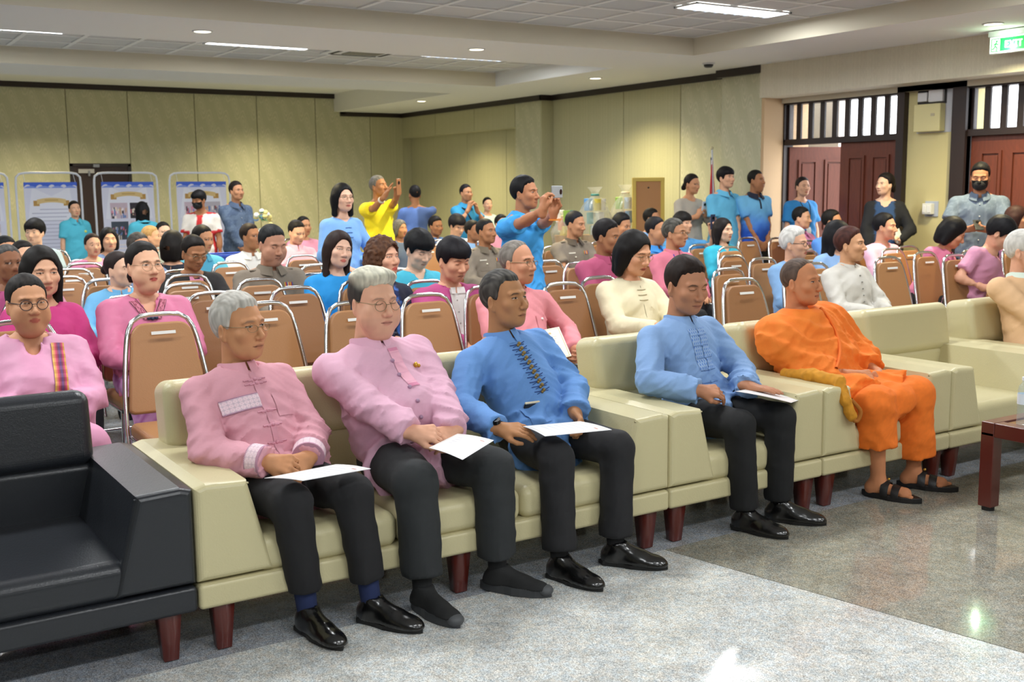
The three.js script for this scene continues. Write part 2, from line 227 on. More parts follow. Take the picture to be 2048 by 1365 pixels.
function doorBay(name, label, z0, z1, leaves, slats) {
  const d = new THREE.Group(); d.name = name; tag(d, label, 'door', null, 'structure'); scene.add(d); d.position.set(XD, 0, z0); const w = z1 - z0, dh = 2.08, th = 2.6;
  part(d, 'door_frame', merge([span(-0.06, 0.1, 0, th + 0.06, -0.05, 0.02), span(-0.06, 0.1, 0, th + 0.06, w - 0.02, w + 0.05), span(-0.06, 0.1, th - 0.02, th + 0.09, -0.05, w + 0.05), span(-0.06, 0.1, dh, dh + 0.07, 0, w)]), mFrame);
  const n = slats.length; const cw = (w - 0.04) / n;
  for (let i = 0; i <= n; i++) part(d, 'transom_bar', span(-0.012, 0.016, dh + 0.06, th, 0.02 + i * cw - 0.036, 0.02 + i * cw + 0.036), mFrame);
  for (let i = 0; i < n; i++) part(d, 'transom_pane', span(-0.002, 0.003, dh + 0.07, th - 0.01, 0.02 + i * cw + 0.036, 0.02 + (i + 1) * cw - 0.036), paneGlass);
  leaves.forEach(([hz, turn, m, lab]) => { const g = new THREE.Group(); g.name = 'door_leaf'; g.userData.label = lab; g.position.set(0.02, 0.01, hz < 0.5 ? 0.03 : w - 0.03); g.rotation.y = turn; d.add(g); leaf(g, (w - 0.06) / 2, turn === 0 || turn === Math.PI ? dh - 0.01 : dh - 0.03, m, 'leaf_board'); });
  return d;
}
doorBay('door_2', 'double wooden door with slatted transom, one leaf standing ajar', zD0, zD1, [[0, rad(66), mDoor, 'leaf standing open to the daylight'], [1, Math.PI, mDoor, 'closed leaf']], Array(9));
doorBay('door_3', 'brown wooden double door at the right edge of the photo', zE0, zE1, [[0, 0, mDoor, 'brown leaf'], [1, Math.PI, mDoor, 'brown leaf']], Array(9));
struct('trim_3', merge([span(XD - 0.1, XD, 0, 2.72, zK0 - 0.09, zK0 + 0.01), span(XD - 0.1, XD, 0, 2.72, zK1 - 0.01, zE0 + 0.02), span(XD - 0.1, XD, 2.6, 2.72, zK0 - 0.09, zE0 + 0.02)]), mFrame, 'dark wooden casing around the yellowish pier', 'trim');
part(scene, 'trim_4', span(XD - 0.1, XD + 0.3, 2.6, 2.68, zD0 - 0.05, zE1 + 0.06), mBeige).userData = { kind: 'structure', label: 'pale strip under the beam', category: 'trim' };
// daylight corridor outside the doors
struct('corridor_floor', span(XD + 0.3, XD + 5, -0.25, -0.02, zD0 - 4, zE1 + 3), std('#b8b2a6', 0.8), 'tiled corridor outside the doors', 'floor');
struct('corridor_wall', merge([span(XD + 0.9, XD + 1.1, 0, 3.3, zD0 - 4, zD0 + 0.06)]), std('#d8cdc8', 0.8), 'pale corridor wall seen through the transom', 'wall');
{ const p = onX(1860, 225, XD - 0.06); const t = thing('wall_unit', 'cream electrical wall box mounted high on the pier', 'wall unit', [XD - 0.02, p.y, p.z]);
  part(t, 'body', rbox(0.1, 0.3, 0.34, -0.05, -0.06, 0, 0.012), std('#d6cd97', 0.5)); part(t, 'top_switches', merge([rbox(0.05, 0.1, 0.12, -0.03, 0.17, -0.1, 0.008), rbox(0.05, 0.13, 0.18, -0.03, 0.175, 0.07, 0.008)]), std('#d6d6d8', 0.4)); part(t, 'backplate', box(0.02, 0.16, 0.36, -0.01, 0.17, 0), std('#2d2725', 0.6)); part(t, 'mounting_board', box(0.006, 0.48, 0.44, -0.002, 0.02, 0.03), std('#b9bcc2', 0.6));
  part(t, 'label_plate', box(0.004, 0.03, 0.05, -0.102, -0.03, 0.08), std('#b9b090', 0.5)); }
{ const p = onX(1861, 418, XD - 0.02); const t = thing('light_switch', 'square white light switch box low on the pier', 'light switch', [XD - 0.02, p.y, p.z]); part(t, 'backing', rbox(0.012, 0.17, 0.17, -0.006, 0, 0.02, 0.004), std('#aeb6c6', 0.6)); part(t, 'box', rbox(0.06, 0.12, 0.12, -0.04, 0, 0, 0.008), std('#e2e2da', 0.4)); for (const k of [-0.03, 0.03]) part(t, 'rocker', rbox(0.008, 0.08, 0.045, -0.072, 0, k, 0.003), std('#eeeeea', 0.35)); }

// ---------------------------------------------------------------- furniture
const leatherBump = dataTex(256, (u, v, i, j) => { const n = 128 + (pn(u, v, 64, 1) - 0.5) * 120 + (pn(u, v, 24, 2) - 0.5) * 80; return [n, n, n]; }, [6, 6], false);
const mCreamLeather = std('#c6bd94', 0.36, { bumpMap: leatherBump, bumpScale: 0.0006 }), mBlackLeather = std('#23262b', 0.33, { bumpMap: leatherBump, bumpScale: 0.0006 }), mMahogany = phy('#5a2119', 0.28, { clearcoat: 0.5, clearcoatRoughness: 0.15 });
const puff = (w, h, d, x, y, z, r, crown = 0.02) => { // cushion: rounded box with bulged faces
  const g = new RoundedBoxGeometry(w, h, d, 6, r); const p = g.attributes.position;
  for (let i = 0; i < p.count; i++) { const a = 1 - Math.pow(Math.abs(p.getX(i)) / (w / 2), 2.5), b = 1 - Math.pow(Math.abs(p.getY(i)) / (h / 2), 2.5), c = 1 - Math.pow(Math.abs(p.getZ(i)) / (d / 2), 2.5); p.setY(i, p.getY(i) + Math.sign(p.getY(i)) * crown * Math.max(0, a) * Math.max(0, c) * (Math.abs(p.getY(i)) > h / 2 - r ? 1 : 0)); p.setZ(i, p.getZ(i) + Math.sign(p.getZ(i)) * crown * 0.6 * Math.max(0, a) * Math.max(0, b) * (Math.abs(p.getZ(i)) > d / 2 - r ? 1 : 0)); }
  g.computeVertexNormals(); return boxUV(g.translate(x, y, z), 1);
};
const prism = (pts, z0, z1, bev = 0.02) => { // profile in x,y extruded along z
  const s = new THREE.Shape(pts.map(p => new THREE.Vector2(...p))); const g = new THREE.ExtrudeGeometry(s, { depth: z1 - z0 - 2 * bev, bevelEnabled: true, bevelSize: bev, bevelThickness: bev, bevelSegments: 5, bevelOffset: -bev, curveSegments: 8 }); g.translate(0, 0, z0 + bev); return boxUV(g, 1);
};
// sofas stand in a row; front edge at z = ZF, backs to z = ZF - 0.9
const ZF = -3.585;
function sofa(x0, x1, seats, m, label, name, inset = 0.1) {
  const w = x1 - x0, t = thing(name, label, name === 'armchair' ? 'armchair' : 'sofa', [x0, 0, ZF - 0.45]); const f = 0.45, b = -0.43;
  part(t, 'plinth', boxUV(rspan(0.0, w, 0.165, 0.255, b, f, 0.016, 3)), m);
  for (const s of [0, 1]) { // arms: upright outside, sloping inside
    const P = [[0.0, 0.262], [0.27, 0.262], [0.185, 0.595], [0.04, 0.602], [0.0, 0.59]].map(([x, y]) => s ? [w - x, y] : [x, y]);
    part(t, 'arm', prism(s ? P.reverse() : P, b + 0.03, f, 0.026), m);
    part(t, 'arm_piping', merge([tube((s ? [[w - 0.012, 0.58], [w - 0.05, 0.597], [w - 0.19, 0.586]] : [[0.012, 0.58], [0.05, 0.597], [0.19, 0.586]]).map(([x, y]) => V(x, y - 0.003, f - 0.013)), 0.0035, 12, 6)]), m);
  }
  const iw = (w - 0.42) / seats;
  for (let i = 0; i < seats; i++) part(t, 'seat_cushion', puff(iw - 0.004, 0.135, 0.76, 0.21 + iw * (i + 0.5), 0.314, f - 0.012 - 0.38, 0.042, 0.016), m);
  part(t, 'back_lower', boxUV(rspan(0.17, w - 0.17, 0.24, 0.575, b + 0.02, b + 0.22, 0.03, 4)).rotateX(0), m);
  const g = puff(w - 2 * inset, 0.285, 0.2, 0, 0, 0, 0.05, 0.012); g.rotateX(-0.16); g.translate(w / 2, 0.695, b + 0.12); part(t, 'back_cushion', g, m);
  const leg = (x, z) => { const l = new THREE.CylinderGeometry(0.052, 0.034, 0.17, 4, 1).rotateY(Math.PI / 4); part(t, 'leg', l.translate(x, 0.085, z), mMahogany); };
  const lx = seats > 1 ? [0.09, w / 2, w - 0.09] : [0.075, w - 0.075]; for (const x of lx) { leg(x, f - 0.06); leg(x, b + 0.07); }
  return t;
}
const sofaX = [1.035, 3.125, 4.105, 5.095, 6.09, 7.08];
sofa(-1.06, 1.03, 3, mBlackLeather, 'empty black leather sofa in the near left corner', 'sofa', 0.17);
sofa(sofaX[0], sofaX[1] - 0.004, 3, mCreamLeather, 'long cream leather sofa seating three men', 'sofa');
sofa(sofaX[1], sofaX[2] - 0.004, 1, mCreamLeather, 'cream leather armchair under the man in pale blue reading a sheet', 'armchair');
sofa(sofaX[2], sofaX[3] - 0.004, 1, mCreamLeather, 'cream leather armchair under the monk in orange robes', 'armchair');
sofa(sofaX[3], sofaX[4] - 0.004, 1, mCreamLeather, 'empty cream leather armchair beside the monk', 'armchair');
sofa(sofaX[4], sofaX[5] - 0.004, 1, mCreamLeather, 'cream leather armchair under the man in peach at the photo edge', 'armchair');
{ // coffee table
  const c = onY(1985, 1022, 0); const t = thing('coffee_table', 'dark red wooden coffee table with glass top', 'table', [c.x - 0.035, 0, c.z + 0.47]); const W = 1.1, D = 0.6, h = 0.44;
  for (const [x, z] of [[0.035, 0.035], [W - 0.035, 0.035], [0.035, -D + 0.105], [W - 0.035, -D + 0.105]]) part(t, 'leg', rspan(x - 0.035, x + 0.035, 0.02, h - 0.05, z - 0.035, z + 0.035, 0.004), mMahogany);
  for (const [x, z] of [[0.035, -D + 0.105], [0.035, 0.035], [W - 0.035, 0.035]]) part(t, 'foot', new THREE.CylinderGeometry(0.03, 0.03, 0.02, 12).translate(x, 0.01, z), std('#161616', 0.5));
  part(t, 'apron', merge([rspan(0, W, h - 0.07, h, 0, 0.07, 0.005), rspan(0, W, h - 0.07, h, -D + 0.07, -D + 0.14, 0.005), rspan(0, 0.07, h - 0.07, h, -D + 0.14, 0, 0.005), rspan(W - 0.07, W, h - 0.07, h, -D + 0.14, 0, 0.005)]), mMahogany);
  part(t, 'top', span(0.06, W - 0.06, h - 0.02, h - 0.006, -D + 0.13, 0.01), phy('#3a1a16', 0.05, { clearcoat: 1 }), 'dark glass top');
  const bp = onY(2046, 850, h); const b = thing('water_bottle', 'clear plastic water bottle on the coffee table', 'bottle', [bp.x, h - 0.004, bp.z]);
  const prof = [[0, 0.001], [0.028, 0.001], [0.031, 0.01]]; for (let i = 0; i < 8; i++) prof.push([0.031, 0.02 + i * 0.018], [0.0285, 0.029 + i * 0.018]); prof.push([0.031, 0.17], [0.026, 0.19], [0.013, 0.208], [0.013, 0.22], [0, 0.22]);
  part(b, 'bottle_body', new THREE.LatheGeometry(prof.map(p => new THREE.Vector2(...p)), 24), phy('#f2f8fb', 0.08, { transmission: 0.9, thickness: 0.0, ior: 1.33 })); part(b, 'cap', new THREE.CylinderGeometry(0.0145, 0.0145, 0.016, 16).translate(0, 0.226, 0), std('#e8eef2', 0.4)); part(b, 'paper_label', new THREE.CylinderGeometry(0.0316, 0.0316, 0.05, 24, 1, true).translate(0, 0.13, 0), std('#dfe8f0', 0.5));
}
// stacking chair; origin below the middle of the backrest foot, seat towards +z
const mChrome = std('#d6d8da', 0.16, { metalness: 1 }), chairCols = ['#9a6d44', '#a07248', '#926640', '#a5774d'].map(c => std(c, 0.42, { bumpMap: leatherBump, bumpScale: 0.0005 })), mSticker = std('#dfe0dd', 0.6), mRubber = std('#1c1c1d', 0.7);
const chairProto = chairCols.map(m => {
  const g = new THREE.Group(); const T = 0.24, lean = y => -(y - 0.42) * T; // backrest leans back
  const hoop = []; for (const [x, y] of [[-0.215, 0.3], [-0.215, 0.45], [-0.205, 0.62], [-0.178, 0.82], [-0.155, 0.91], [-0.11, 0.962], [0, 0.972], [0.11, 0.962], [0.155, 0.91], [0.178, 0.82], [0.205, 0.62], [0.215, 0.45], [0.215, 0.3]]) hoop.push(V(x, y, lean(y)));
  part(g, 'back_hoop', tube(hoop, 0.0125, 34, 6), mChrome);
  const s = new THREE.Shape(); s.moveTo(-0.185, 0); s.lineTo(-0.142, 0.345); s.quadraticCurveTo(-0.13, 0.4, -0.08, 0.402); s.lineTo(0.08, 0.402); s.quadraticCurveTo(0.13, 0.4, 0.142, 0.345); s.lineTo(0.185, 0); s.quadraticCurveTo(0.19, -0.02, 0.165, -0.022); s.lineTo(-0.165, -0.022); s.quadraticCurveTo(-0.19, -0.02, -0.185, 0);
  const pad = boxUV(new THREE.ExtrudeGeometry(s, { depth: 0.02, bevelEnabled: true, bevelSize: 0.012, bevelThickness: 0.016, bevelSegments: 4, curveSegments: 6 }), 1); pad.rotateX(-Math.atan(T)); pad.translate(0, 0.525, lean(0.525) - 0.012);
  part(g, 'backrest', pad, m);
  const st = rbox(0.12, 0.016, 0.002, 0, 0, 0, 0.0008, 1); st.rotateX(-Math.atan(T)); st.translate(0.0, 0.885, lean(0.885) + 0.0425); part(g, 'paper_label', st, mSticker, 'white paper sticker');
  const seat = boxUV(new RoundedBoxGeometry(0.42, 0.075, 0.42, 3, 0.03), 1); seat.translate(0, 0.43, 0.235); part(g, 'seat', seat, m);
  part(g, 'seat_frame', merge([tube([V(-0.2, 0.395, 0.02), V(-0.2, 0.395, 0.4), V(-0.17, 0.395, 0.43), V(0.17, 0.395, 0.43), V(0.2, 0.395, 0.4), V(0.2, 0.395, 0.02)], 0.011, 30, 6)]), mChrome);
  for (const x of [-1, 1]) { part(g, 'leg', rod(V(x * 0.2, 0.395, 0.4), V(x * 0.215, 0.01, 0.45), 0.0115), mChrome); part(g, 'leg', rod(V(x * 0.215, 0.42, 0.0), V(x * 0.225, 0.01, -0.13), 0.0115), mChrome); }
  part(g, 'stretcher', rod(V(-0.21, 0.2, 0.43), V(0.21, 0.2, 0.43), 0.008), mChrome); part(g, 'stretcher', rod(V(-0.21, 0.2, -0.065), V(0.21, 0.2, -0.065), 0.008), mChrome);
  return g;
});
let chairN = 0;
const brief = l => { const w = l.split(' '); if (w.length <= 16) return l; const c = w.slice(0, 15); while (/^(with|in|and|a|the|of|over|behind|beside|on|by|before|at|to|dark|black|white|pale|thin|rimless|thick|its)$/.test(c[c.length - 1].replace(',', ''))) c.pop(); return c.join(' ').replace(/,$/, ''); };
const chairSpots = [];
function chair(x, z, label, turn = 0) { chairSpots.push([x, z]); label = brief(label); const c = chairProto[(chairN * 7 + 3) % 4].clone(); chairN++; c.name = numbered('banquet_chair'); c.position.set(x, 0, z); c.rotation.y = turn; tag(c, label, 'chair', 'brown padded banquet chairs'); scene.add(c); return c; }
// ---------------------------------------------------------------- distance-field modelling (bodies, clothes, hair)
const arr = p => p.isVector3 ? [p.x, p.y, p.z] : p;
function cap(A, B, ra, rb = ra, flat = false) { // tapered capsule; flat: cut square at B
  const [ax, ay, az] = arr(A), [bx, by, bz] = arr(B), dx = bx - ax, dy = by - ay, dz = bz - az, l2 = dx * dx + dy * dy + dz * dz || 1e-9, l = Math.sqrt(l2), r = Math.max(ra, rb);
  return { f: (x, y, z) => { const px = x - ax, py = y - ay, pz = z - az; let q = (px * dx + py * dy + pz * dz) / l2; const t = q < 0 ? 0 : q > 1 ? 1 : q; const ex = px - dx * t, ey = py - dy * t, ez = pz - dz * t; const d = Math.sqrt(ex * ex + ey * ey + ez * ez) - (ra + (rb - ra) * t); return flat ? Math.max(d, (q - 1) * l) : d; },
    lo: [Math.min(ax, bx) - r, Math.min(ay, by) - r, Math.min(az, bz) - r], hi: [Math.max(ax, bx) + r, Math.max(ay, by) + r, Math.max(az, bz) + r] };
}
function ell(C, R, M) { // ellipsoid; M = [X, Y, Z] axes
  const [cx, cy, cz] = arr(C), [rx, ry, rz] = R, m = Math.max(rx, ry, rz); const a = M ? arr(M[0]) : [1, 0, 0], b = M ? arr(M[1]) : [0, 1, 0], c = M ? arr(M[2]) : [0, 0, 1];
  return { f: (x, y, z) => { const px = x - cx, py = y - cy, pz = z - cz; const u = (px * a[0] + py * a[1] + pz * a[2]) / rx, v = (px * b[0] + py * b[1] + pz * b[2]) / ry, w = (px * c[0] + py * c[1] + pz * c[2]) / rz; const k0 = Math.sqrt(u * u + v * v + w * w), k1 = Math.sqrt(u * u / (rx * rx) + v * v / (ry * ry) + w * w / (rz * rz)); return k1 < 1e-9 ? -Math.min(rx, ry, rz) : k0 * (k0 - 1) / k1; },
    lo: [cx - m, cy - m, cz - m], hi: [cx + m, cy + m, cz + m] };
}
class Field {
  constructor(prims, h, pad = 0.03) { // box around the prims
    const lo = [1e9, 1e9, 1e9], hi = [-1e9, -1e9, -1e9]; for (const p of prims) for (let i = 0; i < 3; i++) { lo[i] = Math.min(lo[i], p.lo[i]); hi[i] = Math.max(hi[i], p.hi[i]); }
    this.h = h; this.lo = lo.map(v => v - pad); this.n = [0, 1, 2].map(i => Math.ceil((hi[i] - lo[i] + 2 * pad) / h) + 1); this.d = new Float32Array(this.n[0] * this.n[1] * this.n[2]).fill(0.4);
  }
  each(lo, hi, m, fn) {
    const [nx, ny, nz] = this.n, h = this.h, L = this.lo; const r = i => [Math.max(0, Math.floor((lo[i] - m - L[i]) / h)), Math.min(this.n[i] - 1, Math.ceil((hi[i] + m - L[i]) / h))];
    const [i0, i1] = r(0), [j0, j1] = r(1), [k0, k1] = r(2), d = this.d;
    for (let k = k0; k <= k1; k++) for (let j = j0; j <= j1; j++) { let q = (k * ny + j) * nx + i0; const y = L[1] + j * h, z = L[2] + k * h; for (let i = i0; i <= i1; i++, q++) d[q] = fn(d[q], L[0] + i * h, y, z); }
  }
  add(p, k = 0.02) { const f = p.f; this.each(p.lo, p.hi, k + 3 * this.h, (a, x, y, z) => { const b = f(x, y, z), e = k - Math.abs(a - b); return e > 0 ? Math.min(a, b) - e * e / (4 * k) : Math.min(a, b); }); return this; }
  sub(p, k = 0.008) { const f = p.f; this.each(p.lo, p.hi, k + 3 * this.h, (a, x, y, z) => { const b = -f(x, y, z), e = k - Math.abs(a - b); return e > 0 ? Math.max(a, b) + e * e / (4 * k) : Math.max(a, b); }); return this; }
  all(fn, near = 0.05) { const w = this; this.each(this.lo, this.lo.map((v, i) => v + this.n[i] * this.h), 0, (a, x, y, z) => a < near && a > -near ? fn(a, x, y, z) : a); return this; }
  sample(x, y, z) {
    const [nx, ny, nz] = this.n, h = this.h; const a = (x - this.lo[0]) / h, b = (y - this.lo[1]) / h, c = (z - this.lo[2]) / h, i = Math.floor(a), j = Math.floor(b), k = Math.floor(c); if (i < 0 || j < 0 || k < 0 || i >= nx - 1 || j >= ny - 1 || k >= nz - 1) return 0.4;
    const u = a - i, v = b - j, w = c - k, q = (k * ny + j) * nx + i, d = this.d, s = nx * ny; return lerp(lerp(lerp(d[q], d[q + 1], u), lerp(d[q + nx], d[q + nx + 1], u), v), lerp(lerp(d[q + s], d[q + s + 1], u), lerp(d[q + s + nx], d[q + s + nx + 1], u), v), w);
  }
  mesh(colour, place) { // surface nets; place(x,y,z,out) moves a vertex into the final frame
    const [nx, ny, nz] = this.n, d = this.d, h = this.h, L = this.lo, idx = new Int32Array(d.length).fill(-1), P = [], C = [], I = []; const s1 = nx, s2 = nx * ny; let nv = 0; const o = [0, 0, 0];
    const off = [0, 1, s1, s1 + 1, s2, s2 + 1, s2 + s1, s2 + s1 + 1], E = [[0, 1], [2, 3], [4, 5], [6, 7], [0, 2], [1, 3], [4, 6], [5, 7], [0, 4], [1, 5], [2, 6], [3, 7]];
    for (let k = 0; k < nz - 1; k++) for (let j = 0; j < ny - 1; j++) for (let i = 0; i < nx - 1; i++) {
      const q = (k * ny + j) * nx + i; let m = 0; for (let c = 0; c < 8; c++) if (d[q + off[c]] < 0) m |= 1 << c; if (m === 0 || m === 255) continue;
      let x = 0, y = 0, z = 0, n = 0; for (const [a, b] of E) { if (((m >> a) & 1) === ((m >> b) & 1)) continue; const da = d[q + off[a]], t = da / (da - d[q + off[b]]); x += (a & 1) + ((b & 1) - (a & 1)) * t; y += ((a >> 1) & 1) + (((b >> 1) & 1) - ((a >> 1) & 1)) * t; z += (a >> 2) + ((b >> 2) - (a >> 2)) * t; n++; }
      o[0] = L[0] + (i + x / n) * h; o[1] = L[1] + (j + y / n) * h; o[2] = L[2] + (k + z / n) * h; const c = colour ? colour(o[0], o[1], o[2]) : [1, 1, 1]; if (place) place(o); P.push(o[0], o[1], o[2]); C.push(c[0], c[1], c[2]); idx[q] = nv++;
    }
    const quad = (a, b, c, e, flip) => { if (a < 0 || b < 0 || c < 0 || e < 0) return; flip ? I.push(a, c, b, a, e, c) : I.push(a, b, c, a, c, e); };
    for (let k = 1; k < nz - 1; k++) for (let j = 1; j < ny - 1; j++) for (let i = 1; i < nx - 1; i++) {
      const q = (k * ny + j) * nx + i, s = d[q] < 0;
      if (s !== d[q + 1] < 0) quad(idx[q - s1 - s2], idx[q - s2], idx[q], idx[q - s1], !s);
      if (s !== d[q + s1] < 0) quad(idx[q - 1 - s2], idx[q - 1], idx[q], idx[q - s2], !s);
      if (s !== d[q + s2] < 0) quad(idx[q - 1 - s1], idx[q - s1], idx[q], idx[q - 1], !s);
    }
    const g = new THREE.BufferGeometry(); g.setAttribute('position', new THREE.Float32BufferAttribute(P, 3)); g.setAttribute('color', new THREE.Float32BufferAttribute(C, 3)); g.setIndex(I); g.computeVertexNormals(); return g;
  }
}
// ---------------------------------------------------------------- people
const mSkin = phy('#ffffff', 0.5, { vertexColors: true, specularIntensity: 0.45 }), mCloth = std('#ffffff', 0.85, { vertexColors: true }), mSilk = std('#ffffff', 0.55, { vertexColors: true }), mHair = phy('#ffffff', 0.58, { vertexColors: true, specularIntensity: 0.35 });
const mShoe = phy('#0d0d0e', 0.2, { clearcoat: 0.6, clearcoatRoughness: 0.2 }), mSneaker = std('#1b1c1d', 0.85), mWire = std('#8d7f63', 0.3, { metalness: 0.9 }), mRimDark = std('#2a2226', 0.4), mLens = phy('#ffffff', 0.03, { transmission: 1, thickness: 0, ior: 1.3, specularIntensity: 0.4 });
const CELL = { head: [0.0033, 0.0058, 0.0108], hair: [0.0048, 0.0088, 0.013], shirt: [0.0092, 0.018, 0.028], pants: [0.0125, 0.03, 0.045], body: [0.02, 0.032, 0.04], hand: [0.0042, 0.0082, 0.013] };
const qYPR = (yaw, pitch = 0, roll = 0) => new THREE.Quaternion().setFromEuler(new THREE.Euler(rad(pitch), rad(yaw), rad(roll), 'YXZ'));
function ik(a, c, l1, l2, hint) { // middle joint of a two-bone chain
  const d = c.clone().sub(a); let L = d.length(); const max = (l1 + l2) * 0.998; if (L > max) { d.multiplyScalar(max / L); L = max; c.copy(a).add(d); } const u = d.clone().normalize(), x = (l1 * l1 - l2 * l2 + L * L) / (2 * L), y = Math.sqrt(Math.max(0, l1 * l1 - x * x)); const hv = hint.clone().addScaledVector(u, -hint.dot(u)).normalize(); return a.clone().addScaledVector(u, x).addScaledVector(hv, y);
}
const FING = [[-0.033, 0.058], [-0.012, 0.072], [0.010, 0.079], [0.031, 0.070]]; // little .. index: offset, length
const HANDS = { lap: { c: [0.22, 0.3, 0.2], th: [0.5, 0.25] }, flat: { c: [0.06, 0.1, 0.06], th: [0.6, 0.1] }, grip: { c: [0.75, 0.9, 0.6], th: [0.2, 0.9] }, fist: { c: [1.2, 1.4, 0.9], th: [0.1, 1.0] }, pinch: { c: [0.55, 0.6, 0.35], th: [0.15, 0.75] }, clasp: { c: [0.75, 0.75, 0.4], th: [0.35, 0.3], spread: 1.25 } };
function handPrims(o, Y, N, thumb, pose, s) { // o wrist, Y along the hand, N palm normal, thumb = +1/-1 side
  const y = Y.clone().normalize(), n = N.clone().addScaledVector(y, -N.dot(y)).normalize(), x = new THREE.Vector3().crossVectors(y, n).multiplyScalar(thumb); const H = HANDS[pose] || HANDS.lap, sp = H.spread || 1; const at = (a, b, c) => o.clone().addScaledVector(x, a * s).addScaledVector(y, b * s).addScaledVector(n, c * s);
  const out = [];
  out.push([cap(at(0, -0.03, 0), at(0, 0.02, 0), 0.025 * s, 0.024 * s), 0.02]);
  FING.forEach(([fx, fl], i) => {
    out.push([cap(at(fx * 0.55, 0.012, 0), at(fx, 0.082 - Math.abs(i - 1.7) * 0.004, -0.004), 0.0155 * s, 0.0115 * s), 0.014]);
    let p = at(fx, 0.082 - Math.abs(i - 1.7) * 0.004, -0.004), ang = 0; const sx = fx * 0.9 * (sp - 0.75); const L = [0.46, 0.31, 0.25]; const R = [0.0098, 0.0088, 0.0078, 0.0066];
    for (let k = 0; k < 3; k++) { ang += H.c[k] * (1 + (1.5 - i) * 0.06); const dir = y.clone().multiplyScalar(Math.cos(ang)).addScaledVector(n, Math.sin(ang)).addScaledVector(x, sx * 3); const q = p.clone().addScaledVector(dir.normalize(), fl * L[k] * s); out.push([cap(p, q, R[k] * s, R[k + 1] * s), 0.004]); p = q; }
  });
  const t0 = at(0.018, 0.016, 0.006), t1 = at(0.042 + 0.012 * H.th[0], 0.05, 0.012 + 0.012 * H.th[1]), t2 = at(0.046 + 0.03 * H.th[0] - 0.02 * H.th[1], 0.078, 0.016 + 0.022 * H.th[1]), t3 = at(0.044 + 0.034 * H.th[0] - 0.035 * H.th[1], 0.1, 0.018 + 0.028 * H.th[1]);
  out.push([cap(t0, t1, 0.0165 * s, 0.0115 * s), 0.014], [cap(t1, t2, 0.0108 * s, 0.0098 * s), 0.006], [cap(t2, t3, 0.0098 * s, 0.0078 * s), 0.005]);
  return out;
}
function hairline(st) { // lower edge of the hair as height over depth z and |x| (head units)
  const pts = { short: [[-0.12, -0.075], [-0.06, -0.07], [-0.03, -0.03], [-0.002, -0.03], [0.022, -0.02], [0.034, 0.04], [0.055, 0.062], [0.085, 0.078], [0.12, 0.084]], crop: [[-0.12, -0.06], [-0.06, -0.055], [-0.03, -0.02], [0.0, -0.022], [0.018, -0.012], [0.03, 0.045], [0.055, 0.066], [0.085, 0.082], [0.12, 0.088]], balding: [[-0.12, -0.065], [-0.06, -0.06], [-0.03, -0.02], [0.0, -0.025], [0.014, 0.0], [0.024, 0.06], [0.05, 0.095], [0.085, 0.12], [0.12, 0.13]], bowl: [[-0.12, -0.075], [-0.06, -0.07], [-0.03, -0.035], [0, -0.03], [0.03, -0.015], [0.045, 0.02], [0.07, 0.028], [0.095, 0.03], [0.13, 0.032]], tied: [[-0.12, -0.09], [-0.06, -0.085], [-0.03, -0.03], [0, -0.028], [0.018, -0.015], [0.032, 0.035], [0.055, 0.064], [0.085, 0.08], [0.12, 0.086]] }[st];
  return z => { if (z <= pts[0][0]) return pts[0][1]; for (let i = 1; i < pts.length; i++) if (z < pts[i][0]) return lerp(pts[i - 1][1], pts[i][1], (z - pts[i - 1][0]) / (pts[i][0] - pts[i - 1][0])); return pts[pts.length - 1][1]; };
}
const neckMat = new THREE.Matrix4();
let personN = 0;
